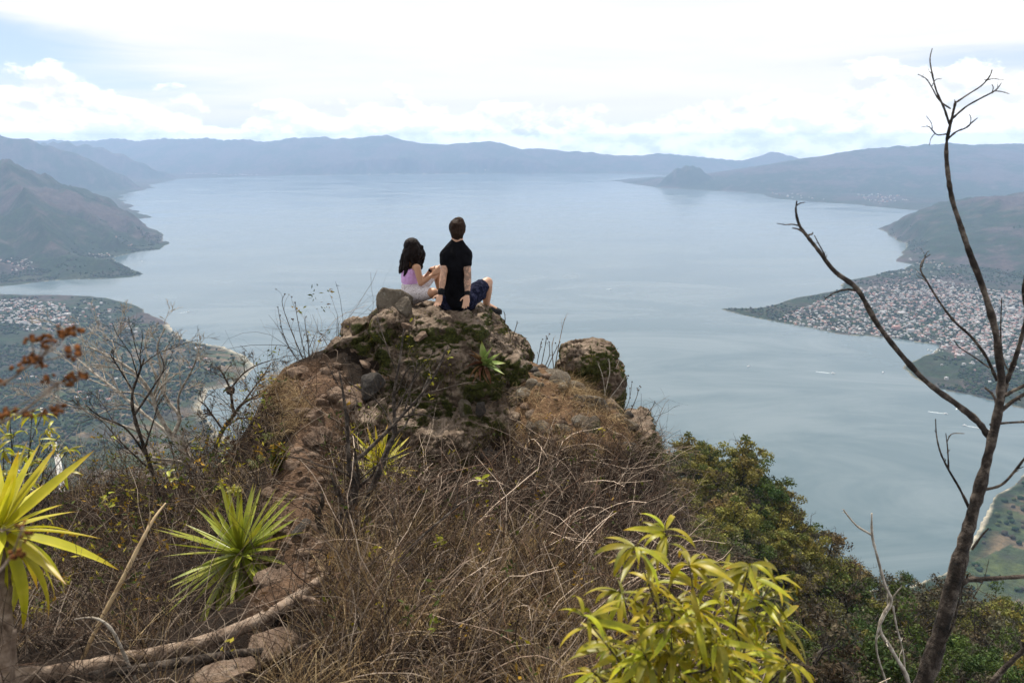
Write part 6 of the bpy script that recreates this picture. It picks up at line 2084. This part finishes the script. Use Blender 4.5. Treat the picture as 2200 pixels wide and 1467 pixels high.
def flesh(name, caps, voxel, mat, wr=None, iters=4, tint_fn=None, blobs=(), factor=0.5):
    """union of round cones (p0, r0, p1, r1[, flat]) and ellipsoids, as one smooth skin"""
    mb = MB()
    for c in caps:
        V, Fq, F3 = capsule(*c[:4], flat=c[4] if len(c) > 4 else None)
        mb.add(V, Fq)
        mb.f3.append(np.asarray(F3) + mb.n - len(V))
    v, f = ICO[3]
    for c, r, *R in blobs:
        q = v * np.array(r)
        if R:
            q = q @ np.array(R[0].to_matrix().transposed())
        mb.add(q + np.array(tuple(c)), f)
    me = mb.mesh('tmp', None)
    me = eval_mesh(me, [('REMESH', dict(mode='VOXEL', voxel_size=voxel)), ('SMOOTH', dict(factor=factor, iterations=iters))], name)
    co, no = get_co(me), get_no(me)
    if wr:
        fr, am, st = wr
        q = co * np.array(st) * fr
        set_co(me, co + no * (fbm(q + 0.6 * fbm(co * fr * 0.6, 2, 0.5, 4)[:, None], 3, 0.5, 8, ridged=True) * am)[:, None])
        co = get_co(me)
    me.materials.clear(); me.materials.append(mat)
    ca = me.color_attributes.new('tint', 'FLOAT_COLOR', 'POINT')
    c4 = np.ones((len(co), 4), np.float32)
    if tint_fn is not None:
        c4[:, :3] = tint_fn(co)
    ca.data.foreach_set('color', c4.ravel())
    me.polygons.foreach_set('use_smooth', np.ones(len(me.polygons), bool))
    return me


def hand_caps(wrist, aim, side, L=0.088, curl=0.25, spread=0.12, pitch=None, r=0.0085):
    """palm, four unequal fingers with two bends and a thumb from the palm's side"""
    w = np.array(tuple(wrist)); a = np.array(tuple(aim), float); a /= np.linalg.norm(a)
    s = np.array(tuple(side), float); s -= s.dot(a) * a; s /= np.linalg.norm(s)
    n = np.cross(a, s) if pitch is None else np.array(tuple(pitch), float)
    n = n - n.dot(a) * a; n /= np.linalg.norm(n)
    caps = []
    for k in (-1, -0.33, 0.33, 1):
        caps.append((w, 0.022, w + a * L + s * k * 0.026, 0.0125))
    for k, ln in zip((-1.0, -0.33, 0.36, 1.0), (0.060, 0.078, 0.084, 0.074)):
        p0 = w + a * L + s * k * 0.026
        d = a + s * k * spread
        for seg, fr in enumerate((0.42, 0.33, 0.25)):
            d = d / np.linalg.norm(d)
            p1 = p0 + d * ln * fr
            caps.append((p0, r * (1.08 - 0.12 * seg), p1, r * (1.0 - 0.12 * seg)))
            p0 = p1
            d = d + n * curl
    t0 = w + a * L * 0.30 + s * 0.024
    t1 = t0 + (a * 0.6 + s * 0.75 + n * 0.2) * 0.040
    t2 = t1 + (a * 0.95 + s * 0.30 + n * 0.25) * 0.030
    caps += [(t0, 0.013, t1, 0.010), (t1, 0.010, t2, 0.0085)]
    return caps


def build_man():
    base = P(984, 652, 7.85)
    root = empty('person', base, 'man in a black t-shirt and dark shorts leaning on his hands on the rock top', 'person')
    J = lambda x, y, Y: np.array(P(x, y, Y) - base)
    pel, waist, chest, neckb = J(981, 638, 7.88), J(981, 606, 7.82), J(980, 565, 7.80), J(982, 519, 7.84)
    headc = J(983, 494, 7.84)
    sL, sR = J(960, 548, 7.80), J(1000, 547, 7.78)
    eL, eR = J(953, 590, 7.72), J(1005, 588, 7.70)
    wL, wR = J(947, 632, 7.62), J(1004, 634, 7.60)
    hipL, hipR = J(966, 645, 7.92), J(1000, 644, 7.92)
    kL, kR = J(972, 652, 8.32), J(1047, 607, 8.15)
    aL, aR = J(972, 715, 8.42), J(1045, 655, 8.38)
    toeR = J(1064, 664, 8.36); toeL = J(972, 722, 8.60)
    caps = [
        (pel, .125, waist, .105, ((0, 1, 0), .8)), (waist, .105, chest, .125, ((0, 1, 0), .75)), (chest, .125, (sL + sR) / 2 - np.array([0, 0, .02]), .085, ((0, 1, 0), .8)),
        (sL, .054, sR, .054), (sL, .05, neckb, .05), (sR, .05, neckb, .05), ((sL + sR) / 2, .07, neckb, .058), (neckb, .064, headc + np.array([0, 0.0, -.035]), .060),
        (sL, .050, eL, .036), (eL, .036, eL * .6 + wL * .4, .036), (eL * .6 + wL * .4, .036, wL, .023),
        (sR, .052, eR, .038), (eR, .038, eR * .6 + wR * .4, .040), (eR * .6 + wR * .4, .040, wR, .024),
        (hipR, .10, kR, .062), (kR, .058, kR * .65 + aR * .35, .060), (kR * .65 + aR * .35, .060, aR, .037), (aR, .037, toeR, .030),
        (hipL, .10, kL, .062), (kL, .058, kL * .65 + aL * .35, .060), (kL * .65 + aL * .35, .060, aL, .037), (aL, .037, toeL, .030),
        # jaw, nose (he looks out over the lake)
        (headc + np.array([0, .02, -.04]), .060, headc + np.array([.005, .062, -.078]), .036), (headc + np.array([0, .092, -.005]), .010, headc + np.array([0, .108, -.030]), .013),
        # ears
        (headc + np.array([.074, .0, .004]), .013, headc + np.array([.072, .002, -.028]), .010), (headc + np.array([-.074, .0, .004]), .013, headc + np.array([-.072, .002, -.028]), .010)]
    caps += hand_caps(wL, J(941, 652, 7.56) - wL, (-1, .2, 0), L=.070, curl=.20, pitch=(-.3, -1, .3))
    caps += hand_caps(wR, J(1000, 660, 7.50) - wR, (-1, .3, 0), L=.078, curl=-.05, pitch=(0, -1, .3))
    blobs = [(headc + np.array([0, .005, .012]), (.073, .092, .098))]

    def tattoo(co):
        c = np.ones((len(co), 3))
        d0 = np.linalg.norm(np.cross(co - eR, (wR - sR) / np.linalg.norm(wR - sR)), axis=1)
        arm = (co[:, 0] > 0.05) & (d0 < 0.09) & (co[:, 2] > wR[2] + 0.02) & (co[:, 2] < sR[2]) & (co[:, 1] < 0.02)
        n = fbm(co * 34, 3, 0.6, 5) + 0.7 * fbm(co * 80, 2, 0.5, 6, ridged=True)
        ink = arm * smooth(-0.1, 0.25, n)
        c = c * (1 - ink[:, None] * 0.62) + ink[:, None] * np.array([0.0, 0.015, 0.03])
        armL = (co[:, 0] < -0.09) & (co[:, 1] < 0.0) & (co[:, 2] < eL[2] + .08) & (co[:, 2] > wL[2])
        inkL = armL * smooth(0.15, 0.4, n) * 0.6
        return c * (1 - inkL[:, None] * 0.5)

    link('body', flesh('body', caps, 0.0065, M_SKIN_M, iters=4, tint_fn=tattoo, blobs=blobs), root)
    up = np.array([0, 0, 1.0])
    shirt = [(pel + up * .01, .138, waist, .130, ((0, 1, 0), .80)), (waist, .128, chest, .140, ((0, 1, 0), .75)), (chest, .146, (sL + sR) / 2 - up * .02, .105, ((0, 1, 0), .8)),
             (sL + np.array([.01, 0, 0]), .070, sR - np.array([.01, 0, 0]), .070), (sL, .070, neckb - up * .022, .070), (sR, .070, neckb - up * .022, .070), ((sL + sR) / 2, .090, neckb - up * .030, .074),
             (sL, .070, sL * .62 + eL * .38, .058), (sR, .070, sR * .58 + eR * .42, .060), (pel, .132, pel + np.array([0, -.03, -.02]), .120, ((0, 1, 0), .8))]
    link('t_shirt', flesh('t_shirt', shirt, 0.0075, M_TEE, wr=(9.0, .010, (1.0, 1.0, .55)), iters=3), root)
    sh = [(hipR, .122, hipR * .30 + kR * .70, .088), (hipL, .125, hipL * .35 + kL * .65, .098), (hipL, .13, hipR, .13), (hipR * .6 + kR * .4 - up * .03, .095, hipR * .35 + kR * .65 - up * .065, .07)]
    link('shorts', flesh('shorts', sh, 0.008, M_SHORTS, wr=(10.0, .010, (1, 1, 1)), iters=3), root)
    # hair: short cap with a ragged crown
    hb = [(headc + np.array([0, -.008, .026]), (.084, .096, .092)), (headc + np.array([0, -.035, -.008]), (.074, .066, .090)), (headc + np.array([.01, .02, .085]), (.055, .070, .040))]
    me = flesh('hair', [(headc + np.array([0, -.05, -.02]), .058, headc + np.array([0, -.042, -.062]), .040)], 0.007, M_HAIR_M, wr=(26, .011, (1, 1, .35)), iters=2, blobs=hb)
    link('hair', me, root)
    shoe = flesh('shoe', [(aR + np.array([-.01, 0, -.035]), .045, aR * .4 + toeR * .6 + np.array([.0, 0, -.02]), .046), (aR * .4 + toeR * .6 + np.array([0, 0, -.025]), .046, toeR + np.array([.045, 0, -.03]), .036), (aR + np.array([0, 0, .0]), .046, aR + np.array([-.005, 0, -.03]), .046)], 0.007, M_SHOE, wr=(20, .005, (1, 1, 1)))
    so = link('shoe', shoe, root)
    link('sole', flesh('sole', [(aR + np.array([-.015, 0, -.078]), .040, toeR + np.array([.05, 0, -.062]), .034, ((0, 0, 1), .35))], 0.008, M_SOLE), so)
    shoe = flesh('shoe', [(aL + up * -.02, .047, toeL, .042)], 0.009, M_SHOE)
    link('shoe', shoe, root)
    band = flesh('wristband', [(wL * .82 + eL * .18, .036, wL * .95 + eL * .05, .034)], 0.007, M_BAND, iters=1)
    link('wristband', band, root)
    band = flesh('bracelet', [(wR * .90 + eR * .10, .0335, wR * .93 + eR * .07, .033)], 0.006, M_BAND, iters=1)
    link('bracelet', band, root)


def build_woman():
    base = P(884, 645, 8.35)
    root = empty('person', base, 'woman with long dark hair, lavender top and pale leggings sitting on the rock top', 'person')
    J = lambda x, y, Y: np.array(P(x, y, Y) - base)
    up = np.array([0, 0, 1.0])
    pel, waist, chest, neckb = J(882, 631, 8.36), J(880, 609, 8.34), J(882, 588, 8.33), J(884, 563, 8.33)
    headc = J(886, 534, 8.34)
    sN, sF = J(896, 575, 8.20), J(875, 573, 8.46)
    eN, eF = J(904, 609, 8.16), J(912, 603, 8.50)
    wN, wF = J(930, 590, 8.22), J(926, 578, 8.46)
    hipN, hipF = J(888, 634, 8.25), J(886, 633, 8.46)
    kN, kF = J(932, 629, 8.10), J(938, 581, 8.62)
    aN, aF = J(972, 652, 8.24), J(950, 645, 8.72)
    caps = [(pel, .105, waist, .080, ((0, 1, 0), .95)), (waist, .080, chest, .090), (chest, .090, (sN + sF) / 2, .062), (sN, .042, sF, .042), ((sN + sF) / 2, .05, neckb, .040), (neckb, .040, headc + np.array([.01, 0, -.03]), .042),
            (sN, .042, eN, .032), (eN, .032, eN * .6 + wN * .4, .031), (eN * .6 + wN * .4, .031, wN, .020), (sF, .042, eF, .032), (eF, .032, eF * .6 + wF * .4, .031), (eF * .6 + wF * .4, .031, wF, .020),
            (hipN, .095, kN, .055), (kN, .052, kN * .65 + aN * .35, .050), (kN * .65 + aN * .35, .050, aN, .030), (aN, .030, aN + np.array([.12, .02, -.02]), .024),
            (hipF, .095, kF, .054), (kF, .052, kF * .65 + aF * .35, .050), (kF * .65 + aF * .35, .050, aF, .030), (aF, .030, aF + np.array([.12, .06, -.03]), .024),
            (headc + np.array([.03, .01, -.04]), .048, headc + np.array([.062, .03, -.068]), .030), (headc + np.array([.080, .035, -.005]), .009, headc + np.array([.096, .042, -.026]), .011),
            (headc + np.array([.0, -.068, 0]), .011, headc + np.array([0, -.066, -.025]), .009)]
    caps += hand_caps(wN, J(944, 580, 8.22) - wN, (0.1, .2, 1), L=.066, curl=.10, spread=.22, pitch=(.3, 1, 0), r=.0075)
    caps += hand_caps(wF, J(944, 572, 8.42) - wF, (0, 1, .2), L=.066, curl=.12, spread=.15, pitch=(.2, -.3, -1), r=.0075)
    blobs = [(headc + np.array([.01, .0, .01]), (.085, .074, .092))]
    link('body', flesh('body', caps, 0.0065, M_SKIN_W, iters=4, blobs=blobs), root)
    tank = [(waist + up * .035, .092, chest, .103), (chest, .103, (sN + sF) / 2 - up * .035, .070), ((sN * .7 + sF * .3) - up * .02, .046, (sN * .3 + sF * .7) - up * .02, .046)]
    link('tank_top', flesh('tank_top', tank, 0.007, M_TANK, wr=(11, .008, (.6, .6, 1.6)), iters=3), root)
    leg = [(pel, .118, waist - up * .03, .094, ((0, 1, 0), .98)), (hipN, .108, hipN * .22 + kN * .78, .066), (hipF, .106, hipF * .30 + kF * .70, .066), (hipN, .108, hipF, .108)]
    link('leggings', flesh('leggings', leg, 0.0075, M_LEGGING, wr=(14, .004, (1, 1, 1)), iters=3), root)
    # long wavy hair: a cap and hanging locks
    rng = np.random.default_rng(2)
    hc = []
    for k in range(70):
        a = rng.uniform(0, 2 * math.pi)
        if 0.05 < (a % (2 * math.pi)) < 0.85:
            continue
        d = np.array([math.cos(a), math.sin(a), 0.0])
        p = headc + np.array([.005, 0, .05]) + d * .052
        L = rng.uniform(.22, .36) if math.cos(a) < 0.3 else rng.uniform(.20, .30)
        q0 = p
        ph = rng.uniform(0, 6.28)
        n = 8
        for i in range(1, n + 1):
            f = i / n
            out = .054 + .058 * math.sin(min(1, f * 1.3) * math.pi * .62) + .014 * math.sin(ph + f * 11)
            q1 = headc + np.array([.005 - .045 * f * f, 0, .05]) + d * out * np.array([1.0, 1.0, 0]) - up * L * f + np.array([.016 * math.sin(ph + 10 * f), .014 * math.cos(ph + 9 * f), 0])
            hc.append((q0, .021 - .008 * (f - 1 / n), q1, .021 - .008 * f - (.008 if i == n else 0)))
            q0 = q1
    hb = [(headc + np.array([-.004, 0, .030]), (.092, .088, .088))]
    link('hair', flesh('hair', hc, 0.0075, M_HAIR_W, wr=(30, .008, (1, 1, .22)), iters=2, blobs=hb, factor=0.4), root)
    band = flesh('bracelet', [(wF * .88 + eF * .12, .0255, wF * .92 + eF * .08, .025)], 0.006, M_BAND, iters=1)
    link('bracelet', band, root)


build_man()
build_woman()
